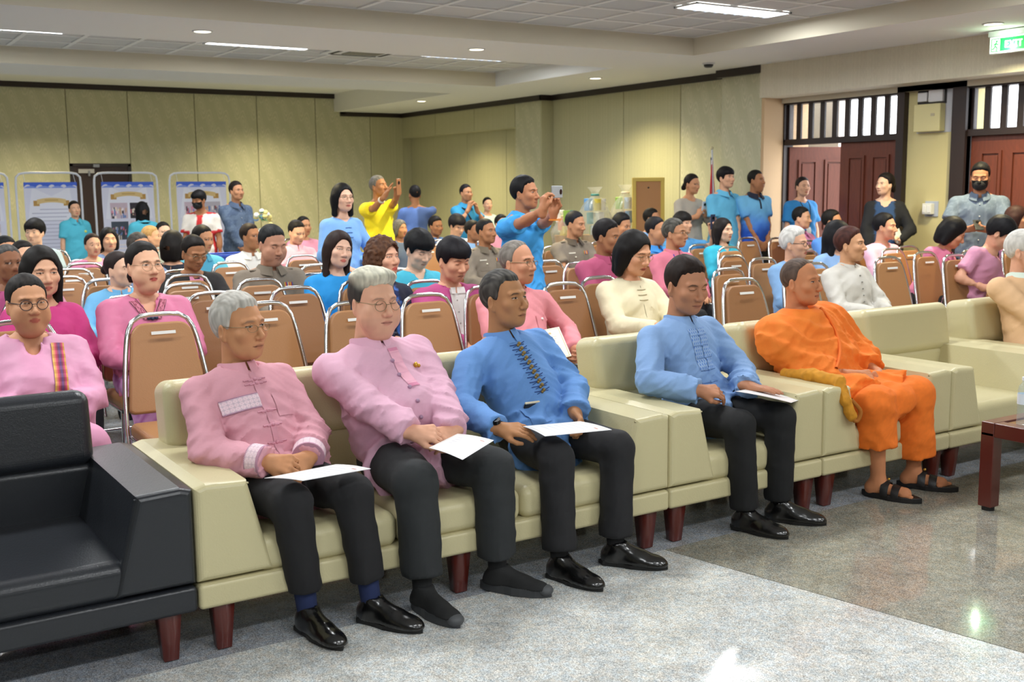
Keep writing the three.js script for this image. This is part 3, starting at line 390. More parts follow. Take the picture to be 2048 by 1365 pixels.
function person(o) {
  o = { ...o, hpitch: (o.hpitch ?? 4) - 6, hyaw: o.hyaw > 10 && o.hyaw < 50 ? o.hyaw - 7 : o.hyaw }; const R = o.res ?? 2, s = o.s ?? 1, fem = o.sex === 'f', r = rng(1000 + personN * 37); personN++;
  const hs = o.hs ?? 1, yaw = o.yaw ?? 0, hq = qYPR(o.hyaw ?? yaw, o.hpitch ?? 4, o.hroll ?? 0); const fwd = V(Math.sin(rad(yaw)), 0, Math.cos(rad(yaw))), left = V(Math.cos(rad(yaw)), 0, -Math.sin(rad(yaw))); const bw = (a, b, c, O) => O.clone().addScaledVector(left, a).addScaledVector(V(0, 1, 0), b).addScaledVector(fwd, c);
  const hc = o.top.clone().add(V(0, -0.126 * hs, 0)).addScaledVector(fwd, 0.02 * Math.sin(rad(o.hpitch ?? 0)));
  const sit = o.pose !== 'stand'; const hl = p => p.clone().multiplyScalar(hs).applyQuaternion(hq).add(hc);
  const qn = qYPR(yaw + ((o.hyaw ?? yaw) - yaw) * 0.4, (o.hpitch ?? 4) * 0.45, (o.hroll ?? 0) * 0.5); const N = V(0, -0.175, -0.03).multiplyScalar(hs).applyQuaternion(qn).add(hc);
  const seat = o.seat ?? 0.455; let P = o.pel ? o.pel.clone() : sit ? bw(o.pdx ?? 0, 0, o.pdz ?? 0.06, V(N.x, seat + 0.085 * s, N.z)) : bw(o.pdx ?? 0, 0, o.pdz ?? 0, V(N.x, 0.56 * N.y + 0.06, N.z));
  const TY = N.clone().sub(P); const L = TY.length(); TY.normalize(); const tw = left.clone().applyAxisAngle(V(0, 1, 0), rad(o.twist ?? 0)); const TX = tw.addScaledVector(TY, -tw.dot(TY)).normalize(), TZ = new THREE.Vector3().crossVectors(TX, TY), M = [TX, TY, TZ];
  const T = (x, y, z) => P.clone().addScaledVector(TX, x).addScaledVector(TY, y * L).addScaledVector(TZ, z); // y in torso lengths
  const TL = (x, y, z) => { const px = x - P.x, py = y - P.y, pz = z - P.z; return [px * TX.x + py * TX.y + pz * TX.z, (px * TY.x + py * TY.y + pz * TY.z) / L, px * TZ.x + py * TZ.y + pz * TZ.z]; };
  const g = o.g ?? 1, belly = o.belly ?? 0, sw = (o.sw ?? (fem ? 0.152 : 0.174) * (0.8 + 0.2 * g)) * s;
  const base = o.base ?? (sit ? V(P.x, 0, P.z) : V(P.x, 0, P.z)); const root = thing('person', o.lab, 'person', base, 0, o.grp);
  const loc = q => { q[0] -= base.x; q[1] -= base.y; q[2] -= base.z; }; const add = (n, geo, m, l) => part(root, n, geo, m, l); const put = (n, geo, m, l, par = root) => part(par, n, geo.translate(-base.x, -base.y, -base.z), m, l);
  // ---- joints
  const S = [1, -1].map(k => T(k * sw, 0.865, -0.012)); const arms = [o.armL, o.armR].map((a, i) => {
    const k = i ? -1 : 1; a = a || { w: [k * 0.1, 0.1, 0.27] }; const w = a.world ? a.world.clone() : bw(a.w[0] * s, a.w[1] * s, a.w[2] * s, P); const hint = a.hint ? bw(...a.hint, V(0, 0, 0)) : bw(k * 0.95, -0.6, -0.35, V(0, 0, 0)); const e = ik(S[i], w, 0.275 * s, 0.245 * s, hint);
    const fd = a.fd ? bw(...a.fd, V(0, 0, 0)) : w.clone().sub(e); const pn = a.pn ? bw(...a.pn, V(0, 0, 0)) : V(0, -1, 0); return { s: S[i], e, w, fd: fd.normalize(), pn, pose: a.pose || 'lap', k };
  });
  const hips = [1, -1].map(k => bw(k * 0.088 * s, -0.01, 0.0, P)); const legs = [0, 1].map(i => { const k = i ? -1 : 1, f = (i ? o.footR : o.footL); let heel, toe; if (f) { heel = f[0].clone(); toe = f[1].clone(); } else { heel = sit ? bw(k * 0.1 * s, 0, (o.fz ?? 0.42) * s, V(P.x, 0, P.z)) : bw(k * 0.1 * s, 0, -0.06, V(P.x, 0, P.z)); toe = heel.clone().addScaledVector(fwd, 0.25 * s).addScaledVector(left, k * 0.04); } heel.y = toe.y = 0; const fdir = toe.clone().sub(heel).normalize(); const an = heel.clone().addScaledVector(fdir, 0.06 * s).add(V(0, 0.085 * s, 0)); const hint = sit ? fwd.clone().add(V(0, 1.2, 0)).addScaledVector(left, k * (o.kout ?? 0.1)) : fwd.clone(); const lt = (sit ? 0.42 : Math.max(0.3, (hips[i].y - an.y) * 0.515)) * (sit ? s : 1), ls = (sit ? 0.41 : Math.max(0.3, (hips[i].y - an.y) * 0.5)) * (sit ? s : 1); const kn = ik(hips[i], an, lt, ls, hint); return { h: hips[i], kn, an, fdir, heel, toe, k }; });
  // ---- body: trunk, arms and legs coarse, head and hands fine, one mesh
  const skin = srgb(o.skin || '#c4946f').map((v, i) => v * [1.1, 1.1, 1.12][i]), lipc = srgb(o.lips || (fem ? '#b0584f' : '#98604e')), browc = srgb(o.brow || '#2a211d');
  const bodyP = [[ell(T(0, 0.04, 0), [0.15 * s, 0.11 * s, 0.12 * s], M)], [ell(T(0, 0.35, 0.01), [0.125 * s * g, 0.15 * s, 0.09 * s * g], M), 0.06], [ell(T(0, 0.7, 0), [0.145 * s, 0.17 * s, 0.095 * s], M), 0.06]];
  for (const k of [1, -1]) { bodyP.push([cap(T(k * 0.05, 0.87, -0.01), T(k * sw, 0.865, -0.012), 0.052 * s, 0.047 * s), 0.04], [cap(T(k * 0.02, 1.02, -0.015), T(k * sw * 0.8, 0.92, -0.02), 0.04 * s, 0.035 * s), 0.04]); }
  bodyP.push([cap(T(0, 0.9, 0), hl(V(0, -0.1, -0.01)), 0.05 * s, (fem ? 0.034 : 0.04) * hs), 0.03]);
  for (const a of arms) { bodyP.push([cap(a.s, a.e, 0.046 * s, 0.037 * s), 0.03], [cap(a.e, a.w, 0.037 * s, 0.024 * s), 0.012]); bodyP.push([cap(a.e.clone().lerp(a.w, 0.12), a.e.clone().lerp(a.w, 0.4), 0.041 * s, 0.036 * s), 0.015]); }
  if (o.bareLegs) for (const l of legs) bodyP.push([cap(l.h, l.kn, 0.08 * s, 0.056 * s), 0.03], [cap(l.kn, l.an, 0.052 * s, 0.036 * s), 0.02], [cap(l.kn.clone().lerp(l.an, 0.2).addScaledVector(l.fdir, -0.02), l.kn.clone().lerp(l.an, 0.5).addScaledVector(l.fdir, -0.015), 0.048 * s, 0.04 * s), 0.02], [cap(l.an, l.heel.clone().addScaledVector(l.fdir, 0.03).add(V(0, 0.045, 0)), 0.037 * s, 0.036 * s), 0.02], [cap(l.heel.clone().addScaledVector(l.fdir, 0.04).add(V(0, 0.045, 0)), l.heel.clone().addScaledVector(l.fdir, 0.2).add(V(0, 0.04, 0)), 0.034 * s, 0.03 * s), 0.03], ...[0, 1, 2, 3, 4].map(i => { const sd = new THREE.Vector3().crossVectors(l.fdir, V(0, 1, 0)).multiplyScalar(l.k * (i - 1.6) * 0.017); return [cap(l.heel.clone().addScaledVector(l.fdir, 0.19).add(sd).add(V(0, 0.034, 0)), l.heel.clone().addScaledVector(l.fdir, 0.238 - i * 0.008).add(sd).add(V(0, 0.031, 0)), 0.012, i ? 0.009 : 0.012), 0.006]; }));
  const bf = new Field(bodyP.map(p => p[0]), o.bareLegs ? 0.01 : CELL.body[R]); for (const [p, k] of bodyP) bf.add(p, k ?? 0.03);
  const geos = [bf.mesh(() => skin, loc)];
  { // head in its own frame
    const fw = (o.fw ?? 1) * (fem ? 0.97 : 1), jaw = o.jaw ?? (fem ? 0.9 : 1), cell = CELL.head[R] / hs, iq = hq.clone().invert(); const toL = p => p.clone().sub(hc).applyQuaternion(iq).divideScalar(hs);
    const pr = [[ell([0, 0.03, -0.012], [0.0755, 0.086, 0.095])], [ell([0, -0.03, 0.032], [0.062 * fw, 0.082, 0.06]), 0.03], [ell([0, -0.074, 0.036], [0.05 * fw * jaw, 0.044, 0.05]), 0.03], [ell([0, -0.098, 0.068], [0.023 * jaw, 0.017, 0.016]), 0.022]];
    for (const k of [1, -1]) pr.push([ell([k * 0.043 * fw, -0.028, 0.062], [0.024, 0.022, 0.024]), 0.022], [cap([k * 0.012, 0.019, 0.086], [k * 0.044, 0.018, 0.072], 0.0085), 0.014], [cap([k * 0.062 * fw, -0.03, 0.0], [k * 0.045 * fw * jaw, -0.085, 0.035], 0.014), 0.025]);
    if (o.chub) for (const k of [1, -1]) pr.push([ell([k * 0.048, -0.062, 0.045], [0.03 * o.chub, 0.034, 0.032]), 0.03], [ell([0, -0.115, 0.03], [0.045, 0.028, 0.04]), 0.03]);
    const hf = new Field([...pr.map(p => p[0]), ell([0, -0.05, 0], [0.1, 0.12, 0.125])], cell, 0.012); for (const [p, k] of pr) hf.add(p, k ?? 0.02);
    const n0 = toL(N), n1 = toL(T(0, 0.93, -0.005)); hf.add(cap([0, -0.04, -0.022], arr(n0), 0.05, (fem ? 0.046 : 0.055) * (o.neck ?? 1)), 0.022); hf.add(cap(arr(n0), arr(n1), 0.056, 0.06), 0.02);
    for (const k of [1, -1]) { hf.sub(ell([k * 0.0315, 0.0, 0.101], [0.021, 0.0125, 0.02]), 0.014); hf.add(ell([k * 0.0315, -0.0015, 0.0755], [0.0165, 0.0112, 0.0118]), 0.004); if (o.bags) hf.add(ell([k * 0.031, -0.016, 0.078], [0.014, 0.005, 0.006]), 0.006); }
    const nl = o.nose ?? 1; hf.add(cap([0, 0.004, 0.085], [0, -0.034, 0.104 + 0.004 * nl], 0.0075, 0.0112 * nl), 0.011); hf.add(ell([0, -0.0385, 0.1045], [0.0128 * nl, 0.0108, 0.0125]), 0.007); for (const k of [1, -1]) { hf.add(ell([k * 0.0145 * nl, -0.0415, 0.0955], [0.0088, 0.0082, 0.0105]), 0.006); hf.sub(ell([k * 0.0075, -0.0495, 0.1], [0.0038, 0.004, 0.005]), 0.002); }
    hf.add(cap([-0.016, -0.0675, 0.0865], [0.016, -0.0675, 0.0865], 0.0062), 0.006); hf.add(ell([0, -0.0665, 0.0915], [0.012, 0.0055, 0.0062]), 0.005); hf.add(ell([0, -0.0775, 0.0895], [0.0155, 0.0058, 0.0068]), 0.006); hf.sub(cap([-0.0235, -0.0722, 0.0895], [0.0235, -0.0722, 0.0895], 0.0016), 0.003);
    if (o.folds) for (const k of [1, -1]) hf.sub(cap([k * 0.021, -0.045, 0.097], [k * 0.033, -0.07, 0.09], 0.0022), 0.006);
    for (const k of [1, -1]) { const X = [Math.cos(0.35), 0, k * 0.35]; hf.add(ell([k * 0.0775, -0.016, -0.01], [0.0085, 0.031, 0.0185], [V(0.94, 0, -k * 0.34), V(0, 0.97, -0.2).normalize(), V(k * 0.34, 0.1, 0.93).normalize()]), 0.006); hf.sub(ell([k * 0.087, -0.013, -0.006], [0.006, 0.018, 0.0095]), 0.003); hf.add(ell([k * 0.0765, -0.043, -0.001], [0.0065, 0.009, 0.008]), 0.005); }
    const down = o.eyes === 'down', by = down ? 0.0 : 0.001; const dark = srgb('#17100d'), white = srgb('#b9aca2'), stub = o.stubble ? srgb(o.stubble) : null;
    const blotch = (x, y, z) => { const n = noise(x * 60 + 5, y * 60, z * 60 + personN) - 0.5; return 1 + n * 0.09; };
    const redden = mix3(skin, srgb('#c2604f'), fem ? 0.16 : 0.12);
    const col = (x, y, z) => {
      let c = skin; const ax = Math.abs(x), b = blotch(x, y, z); 
      if (z > 0.03) {
        const ck = Math.exp(-(Math.pow((ax - 0.045) / 0.018, 2) + Math.pow((y + 0.035) / 0.02, 2))) * 0.45 + Math.exp(-(Math.pow(ax / 0.018, 2) + Math.pow((y + 0.04) / 0.012, 2))) * (z > 0.09 ? 0.6 : 0); c = mix3(c, redden, clamp(ck, 0, 1));
        if (stub && y < -0.048 && z > 0.045) c = mix3(c, stub, 0.12 * sst(-0.045, -0.06, y));
        const u = (x) / 0.0225, lip = Math.pow(u, 2) + Math.pow((y + 0.0722) / (fem ? 0.0105 : 0.0088), 2); if (z > 0.075 && lip < 1.15) c = mix3(c, lipc, sst(1.15, 0.7, lip) * (fem ? 0.85 : 0.6));
        if (z > 0.07 && Math.abs(y + 0.0722) < 0.0014 && ax < 0.025) c = mix3(c, srgb('#4a2520'), 0.7);
        const bx = (ax - 0.0335) / 0.0195, byy = (y - (0.0195 - 0.006 * bx * bx * (bx > 0 ? 1.2 : 0.4))) / 0.0042; if (bx * bx + byy * byy < 1.3 && z > 0.05) c = mix3(c, browc, (o.browA ?? 0.8) * sst(1.3, 0.6, bx * bx + byy * byy));
        const ex = (ax - 0.0318) / 0.0155; if (Math.abs(ex) < 1.1 && z > 0.05) { const up = 0.0034 * (1 - ex * ex) + by, lo = -0.0032 * (1 - ex * ex) + by - 0.0006; if (down) { if (Math.abs(y - (lo + 0.001)) < 0.0017) c = mix3(c, dark, 0.85); } else if (y < up + 0.0016 && y > lo - 0.0004) { const ir = Math.hypot((x - (x > 0 ? 1 : -1) * 0.0318 - (o.gaze ?? 0) * 0.004) / 0.0056, (y - by) / 0.0058); c = y > up - 0.0012 ? dark : ir < 1 ? srgb('#1c120e') : white; } }
        if (o.mask && y < -0.018 && y > -0.115 && z > 0.028) c = srgb('#16181a');
      }
      return [c[0] * b, c[1] * b, c[2] * b];
    };
    const q = V(0, 0, 0); geos.push(hf.mesh(col, w => { q.set(w[0], w[1], w[2]).multiplyScalar(hs).applyQuaternion(hq).add(hc); w[0] = q.x - base.x; w[1] = q.y - base.y; w[2] = q.z - base.z; }));
    // hair
    const H = o.hair || { st: fem ? 'long' : 'short' }, t = H.t ?? { short: 0.011, crop: 0.006, balding: 0.004, bowl: 0.022, tied: 0.009, bob: 0.014, long: 0.014, quiff: 0.014, curly: 0.022 }[H.st] ?? 0.012; const hcell = CELL.hair[R] / hs;
    const st = H.st, sx_ = { short: 0.5, quiff: 0.45, crop: 0.7, tied: 0.7 }[st] ?? 0.9; const hp = [[ell([0, 0.031, -0.013], [0.0755 + t * sx_, 0.0865 + t, 0.0955 + t * 0.85])]];
    if (st === 'quiff') hp.push([ell([0.012, 0.088, 0.03], [0.064, 0.04, 0.062]), 0.02], [ell([-0.01, 0.09, -0.02], [0.07, 0.038, 0.07]), 0.02]);
    if (st === 'bowl') hp.push([ell([0, 0.058, 0.018], [0.084, 0.055, 0.084]), 0.02]);
    if (st === 'tied') { if (H.bun) hp.push([ell([0, H.bun > 1 ? 0.06 : -0.005, -0.122], [0.036, 0.034, 0.03]), 0.015]); if (H.tail) hp.push([cap([0, -0.02, -0.11], [0.015, -0.1 - H.tail * 0.3, -0.14], 0.026, 0.016), 0.02], [cap([0.0, -0.06, -0.125], [0.01, -0.05 - H.tail * 0.2, -0.135], 0.032, 0.026), 0.02]); }
    if (st === 'bob' || st === 'long' || st === 'curly') { const len = H.len ?? (st === 'bob' ? -0.135 : st === 'curly' ? -0.1 : -0.3), wd = H.w ?? (st === 'curly' ? 0.045 : 0.036); hp.push([ell([0, -0.03, -0.03], [0.09 + t * 0.5, 0.1, 0.085 + t * 0.5]), 0.03]); for (const k of [1, -1]) hp.push([cap([k * 0.07, 0.01, -0.012], [k * (st === 'long' ? 0.07 : 0.077), len, -0.02 + (H.fwd ?? 0)], wd * 0.8, wd * 0.75), 0.03], [cap([k * 0.03, -0.02, -0.075], [k * 0.035, len, -0.075], wd * 1.1, wd * 0.9), 0.03]); }
    const hF = new Field(hp.map(p => p[0]), hcell, 0.012); for (const [p, k] of hp) hF.add(p, k ?? 0.02);
    if (st === 'bob' || st === 'long' || st === 'curly') { const part_ = H.part ?? 0.01; hF.sub(ell([0, -0.06, 0.075], [0.064, 0.125, 0.085]), 0.012); if (!H.fringe) hF.sub(ell([part_, 0.02, 0.105], [0.058, 0.052, 0.06]), 0.012); hF.sub(ell([0, -0.11, 0.03], [0.066, 0.075, 0.08]), 0.01); }
    else { const line = hairline(st === 'quiff' ? 'short' : st); hF.all((a, x, y, z) => { const rec = (H.rec ?? 0) * sst(0.02, 0.05, Math.abs(x)) * sst(0.02, 0.06, z) + (noise(x * 130, z * 60, 7) - 0.5) * 0.008; const ly = line(z) + rec + (z > 0.04 && st !== 'bowl' ? -Math.abs(x) * 0.1 : 0); if (st !== 'bowl') a += t * 0.8 * (1 - sst(0.002, 0.035, y - ly)); return Math.max(a, (line(z) + rec - y + (z > 0.04 && st !== 'bowl' ? -Math.abs(x) * 0.1 : 0) + (st === 'bowl' && z > 0.04 ? (noise(x * 90, 1, 1) - 0.5) * 0.014 : 0)) * 0.75); }, 0.2); for (const k of [1, -1]) hF.sub(ell([k * 0.09, -0.024, -0.004], [0.03, 0.034, 0.024]), 0.004); }
    const am = t * (st === 'curly' ? 0.9 : 0.2); hF.all((a, x, y, z) => a + (st === 'curly' ? (noise(x * 75, y * 75, z * 75) - 0.5) * am : (noise(x * 170, y * 22 + z * 30, z * 60) - 0.5) * am + (noise(x * 60, y * 14, z * 30) - 0.5) * am), 0.03);
    const hcol = srgb(H.col || '#1a1614'), hcol2 = H.col2 ? srgb(H.col2) : null; const hcolf = (x, y, z) => { let c = hcol; if (hcol2) c = mix3(hcol, hcol2, H.mixf ? H.mixf(x, y, z) : clamp(noise(x * 200, y * 30, z * 40) * 1.6 - 0.4, 0, 1) * (H.mix ?? 0.6)); const k = 0.75 + 0.5 * noise(x * 210, y * 26 + z * 30, z * 90); return [c[0] * k, c[1] * k, c[2] * k]; };
    add('hair', hF.mesh(hcolf, w => { q.set(w[0], w[1], w[2]).multiplyScalar(hs).applyQuaternion(hq).add(hc); w[0] = q.x - base.x; w[1] = q.y - base.y; w[2] = q.z - base.z; }), mHair);
    const place = geo => { geo.scale(hs, hs, hs); geo.applyQuaternion(hq); return geo.translate(hc.x, hc.y, hc.z); };
    if (o.glasses) { const G = o.glasses, rr = G.r ?? 0.0185, th = G.th ?? (R === 0 ? 0.0011 : 0.0015); const bits = []; const y0 = -0.006; for (const k of [1, -1]) { const t_ = new THREE.TorusGeometry(rr, th, 6, 28); t_.scale(1.12, G.sq ?? 0.92, 1); t_.rotateY(k * 0.16); bits.push(t_.translate(k * 0.033, y0, 0.1005)); bits.push(rod(V(k * 0.054, y0 + 0.006, 0.097), V(k * 0.079, y0 + 0.01, 0.0), th), rod(V(k * 0.079, y0 + 0.01, 0.0), V(k * 0.077, y0 - 0.008, -0.016), th)); } bits.push(rod(V(-0.012, y0 + 0.004, 0.104), V(0.012, y0 + 0.004, 0.104), th)); const gl = put('glasses', place(merge(bits)), G.dark ? mRimDark : mWire, G.lab); if (R < 2) for (const k of [1, -1]) { const ln = new THREE.CircleGeometry(rr, 20); ln.scale(1.1, (G.sq ?? 0.92) * 0.98, 1); ln.rotateY(k * 0.16); put('lens', place(ln.translate(k * 0.033, y0, 0.1005)), mLens, null, gl); } }
    if (o.mask) { const g2 = new THREE.SphereGeometry(1, 20, 14); g2.scale(0.056 * fw, 0.05, 0.05); put('face_mask', place(g2.translate(0, -0.062, 0.062)), std('#15171a', 0.8), 'black face mask'); for (const k of [1, -1]) put('mask_strap', place(merge([rod(V(k * 0.05, -0.04, 0.07), V(k * 0.08, -0.012, -0.006), 0.0016), rod(V(k * 0.05, -0.08, 0.06), V(k * 0.08, -0.03, -0.01), 0.0016)])), std('#15171a', 0.8)); }
    if (o.earring) for (const k of [1, -1]) put('earring', place(ball(V(k * 0.083, -0.053, 0.002), 0.0045, 8)), std('#e6e2da', 0.2, { metalness: 0.6 }));
  }
  if (!o.noHands) for (const a of arms) { const hp = handPrims(a.w, a.fd, a.pn, a.k > 0 ? 1 : -1, a.pose, s * (fem ? 0.9 : 1)); hp.unshift([cap(a.e.clone().lerp(a.w, 0.75), a.w, 0.03 * s, 0.025 * s), 0.01]); const f = new Field(hp.map(p => p[0]), CELL.hand[R], 0.012); for (const [p, k] of hp) f.add(p, k); geos.push(f.mesh((x, y, z) => { const n = 0.95 + 0.1 * noise(x * 80, y * 80, z * 80); return [skin[0] * n, skin[1] * n * 0.98, skin[2] * n * 0.97]; }, loc)); }
  add('body', mergeGeometries(geos, false), mSkin);
  // ---- shirt
  const ctx = { T, TL, M, P, N, L, hc, hq, hs, arms, legs, base, root, s, sw, put, add, bw, fwd, left, hl };
  const sh = o.shirt || {}; const sc = srgb(sh.col || '#c98aa0'), inf = sh.inf ?? 0.012; const sp = [];
  sp.push([ell(T(0, 0.06, 0.005), [(0.163 + inf) * s * (0.9 + 0.1 * g), 0.125 * s, (0.125 + inf) * s], M)], [ell(T(0, 0.33, 0.012 + belly * 0.55), [(0.142 + inf) * s * g, 0.155 * s, (0.098 + inf) * s * g + belly], M), 0.07], [ell(T(0, 0.68, 0.004), [(0.157 + inf) * s * (0.6 + 0.4 * g), 0.18 * s, (0.106 + inf) * s * (0.5 + 0.5 * g)], M), 0.07]);
  if (fem) for (const k of [1, -1]) sp.push([ell(T(k * 0.07 * s, 0.62, 0.075 * s), [0.062 * s, 0.065 * s, 0.05 * s], M), 0.05]);
  for (const k of [1, -1]) sp.push([cap(T(k * 0.05, 0.865, -0.01), T(k * sw, 0.855, -0.012), (0.052 + inf) * s, (0.044 + inf) * s), 0.05], [cap(T(k * 0.04, 0.95, -0.018), T(k * sw * 0.85, 0.89, -0.018), (0.033 + inf * 0.5) * s, (0.032 + inf * 0.5) * s), 0.045]);
  const slv = sh.sleeve || 'long'; for (const a of arms) { const d1 = a.e.clone().sub(a.s); if (slv === 'short') sp.push([cap(a.s, a.s.clone().addScaledVector(d1, 0.68), (0.045 + inf) * s, (0.05 + inf) * s, true), 0.035]); else if (slv !== 'none') { const rg = 0.6 + 0.4 * g; sp.push([cap(a.s, a.s.clone().lerp(a.e, 0.3), (0.048 + inf) * s * rg, (0.049 + inf) * s * rg), 0.03], [cap(a.s.clone().lerp(a.e, 0.22), a.e, (0.049 + inf) * s * rg, (0.046 + inf) * s), sh.blend ?? 0.007]); const q = slv === '34' ? 0.6 : 0.96; sp.push([cap(a.e, a.e.clone().lerp(a.w, q), (0.046 + inf) * s, (sh.cuff ?? 0.036) * s + inf * 0.8, true), 0.012]); } }
  if (sit && !sh.tuck) for (const l of legs) sp.push([cap(P.clone().addScaledVector(V(0, 1, 0), -0.02), l.h.clone().lerp(l.kn, sh.hem ?? 0.34), 0.12 * s, 0.109 * s * (0.7 + 0.3 * g), true), 0.05]);
  if (!sit && !sh.tuck) sp.push([cap(T(0, 0.25, 0), P.clone().add(V(0, -(sh.hem ?? 0.1), 0)), 0.15 * s, 0.165 * s, true), 0.06]);
  const sf = new Field(sp.map(p => p[0]), CELL.shirt[R], sh.blend ? 0.08 : 0.045); for (const [p, k] of sp) sf.add(p, k ?? 0.03);
  const wa = (sh.wr ?? 1) * [0.013, 0.012, 0.009][R], ps = personN * 3.7; sf.all((a, x, y, z) => { const t = TL(x, y, z); const low = 0.45 + 0.55 * sst(0.85, 0.35, t[1]); const n1 = 1 - Math.abs(2 * noise(t[0] * 4.5 + ps, t[1] * L * 15 + Math.abs(t[0]) * 12, t[2] * 4) - 1), n2 = 1 - Math.abs(2 * noise(t[0] * 11 - t[1] * 5, t[1] * 5 + ps, t[2] * 10 + t[1] * 4) - 1); const n3 = 1 - Math.abs(2 * noise(t[0] * 7 + t[1] * 6 + ps, (t[1] * L + Math.abs(t[0]) * 0.9) * 26, t[2] * 6 + 3) - 1); return a - wa * low * (n1 * n1 * n1 * 1.0 + n2 * n2 * 0.45 + n3 * n3 * n3 * n3 * 0.7 - 0.35); }, 0.04);
  for (const a of arms) if (slv !== 'short' && slv !== 'none') { const c = a.e; sf.each([c.x - 0.1, c.y - 0.1, c.z - 0.1], [c.x + 0.1, c.y + 0.1, c.z + 0.1], 0, (v, x, y, z) => { const d = Math.hypot(x - c.x, y - c.y, z - c.z); if (d > 0.12 || v > 0.04 || v < -0.04) return v; const ax = a.w.clone().sub(a.s).normalize(); const al = (x - c.x) * ax.x + (y - c.y) * ax.y + (z - c.z) * ax.z; return v + Math.sin(al * 150 + noise(x * 25, y * 25, z * 25) * 5) * 0.0055 * (1 - d / 0.12); }); }
  if (sh.fold) sf.all((a, x, y, z) => a - sh.fold(TL(x, y, z), L), 0.05);
  const op = sh.open ?? 0.07; sf.sub(cap(N.clone().addScaledVector(TY, -0.012).addScaledVector(TZ, 0.008), hl(V(0, -0.06, 0)), op * 0.86 * s, op * s * 1.25), 0.008); if (sh.vee) sf.sub(cap(N.clone().addScaledVector(TZ, 0.03), T(0, 1 - sh.vee, 0.16), op * 0.8 * s, 0.012), 0.008); if (sh.front) sf.sub(cap(T(0, 0.95, 0.14), T(0, 0.1, 0.2 + belly), sh.front * s, sh.front * s * 1.3), 0.01);
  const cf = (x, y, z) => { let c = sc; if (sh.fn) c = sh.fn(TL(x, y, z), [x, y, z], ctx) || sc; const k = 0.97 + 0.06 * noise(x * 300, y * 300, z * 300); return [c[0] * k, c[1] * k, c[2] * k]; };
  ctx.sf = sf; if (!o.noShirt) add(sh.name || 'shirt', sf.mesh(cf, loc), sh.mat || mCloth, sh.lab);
  // ---- collar
  const ring = (r0, r1, h0, h1, gap, th, sag = 0, drop = 0) => { const n = R === 2 ? 18 : 34, P_ = [], I = []; for (let i = 0; i <= n; i++) { const a = gap + (2 * Math.PI - 2 * gap) * i / n, sn = Math.sin(a), cs = Math.cos(a), fr = Math.max(0, cs); for (const [rr, hh, o2] of [[r0, h0, 0], [r1, h1, 0], [r1, h1, th], [r0, h0, th]]) { const p = N.clone().addScaledVector(TX, sn * (rr + o2) * 1.02).addScaledVector(TZ, cs * (rr + o2) * 1.08 + 0.004 + fr * sag * 0.5).addScaledVector(TY, hh - fr * (sag + (hh > h0 ? 0 : drop))); P_.push(p.x, p.y, p.z); } } for (let i = 0; i < n; i++) for (let k = 0; k < 4; k++) { const a = i * 4 + k, b = i * 4 + (k + 1) % 4; I.push(a, b, a + 4, b, b + 4, a + 4); } I.push(0, 2, 1, 0, 3, 2, n * 4, n * 4 + 1, n * 4 + 2, n * 4, n * 4 + 2, n * 4 + 3); const gg = new THREE.BufferGeometry(); gg.setAttribute('position', new THREE.Float32BufferAttribute(P_, 3)); gg.setIndex(I); gg.computeVertexNormals(); return gg; };
  const ccol = std(sh.ccol || sh.col || '#c98aa0', 0.85, { side: THREE.DoubleSide }); const nr = (fem ? 0.052 : 0.06) * s * (o.neck ?? 1);
  if (sh.collar === 'mandarin') put('collar', ring(nr + 0.02, nr + 0.003, -0.012, 0.05, 0.07, 0.004, 0.03), ccol);
  if (sh.collar === 'polo') put('collar', merge([ring(nr + 0.016, nr + 0.003, -0.005, 0.042, 0.2, 0.004, 0.03), ring(nr + 0.046, nr + 0.006, -0.006, 0.041, 0.26, 0.004, 0.03, 0.02)]), ccol);
  // ---- trousers or skirt
  if (o.pants !== null) {
    const pt = o.pants || {}, pc = srgb(pt.col || '#17181b'), pp = []; pp.push([ell(T(0, 0.03, -0.005), [0.165 * s * (0.7 + 0.3 * g), 0.12 * s, 0.125 * s * (0.7 + 0.3 * g)], M)]); const tg = pt.g ?? 1;
    if (pt.skirt) { const kn = legs[0].kn.clone().lerp(legs[1].kn, 0.5), an = legs[0].an.clone().lerp(legs[1].an, 0.5); for (const l of legs) pp.push([cap(l.h, l.kn, 0.105 * s, 0.09 * s), 0.08], [cap(l.kn, l.kn.clone().lerp(l.an, l.k > 0 && pt.skirtL ? pt.skirtL : pt.skirt), 0.09 * s, 0.1 * s, true), pt.skirtL ? 0.03 : 0.08]); pp.push([cap(P, kn, 0.11 * s, 0.085 * s), 0.06]); if (!pt.skirtL) pp.push([cap(kn, kn.clone().lerp(an, pt.skirt), 0.085 * s, 0.1 * s, true), 0.06]); }
    else for (const l of legs) { pp.push([cap(l.h, l.kn, 0.096 * s * tg, 0.072 * s * tg), 0.03], [cap(l.kn, l.kn.clone().lerp(l.an, pt.len ?? 0.94), 0.07 * s * tg, (pt.hem ?? 0.06) * s * tg, true), 0.018]); }
    const pf = new Field(pp.map(p => p[0]), CELL.pants[R], 0.03); for (const [p, k] of pp) pf.add(p, k ?? 0.03); const wp = [0.0055, 0.006, 0.005][R] * (pt.wr ?? 1); pf.all((a, x, y, z) => { let b = 1e9, u = 0; const n = 1 - Math.abs(2 * noise(x * 9 + y * 5, y * 13 + ps, z * 9) - 1), n2 = 1 - Math.abs(2 * noise(x * 22, y * 18 - x * 6, z * 20 + ps) - 1); return a - wp * (n * n + 0.5 * n2 * n2 - 0.45); }, 0.03);
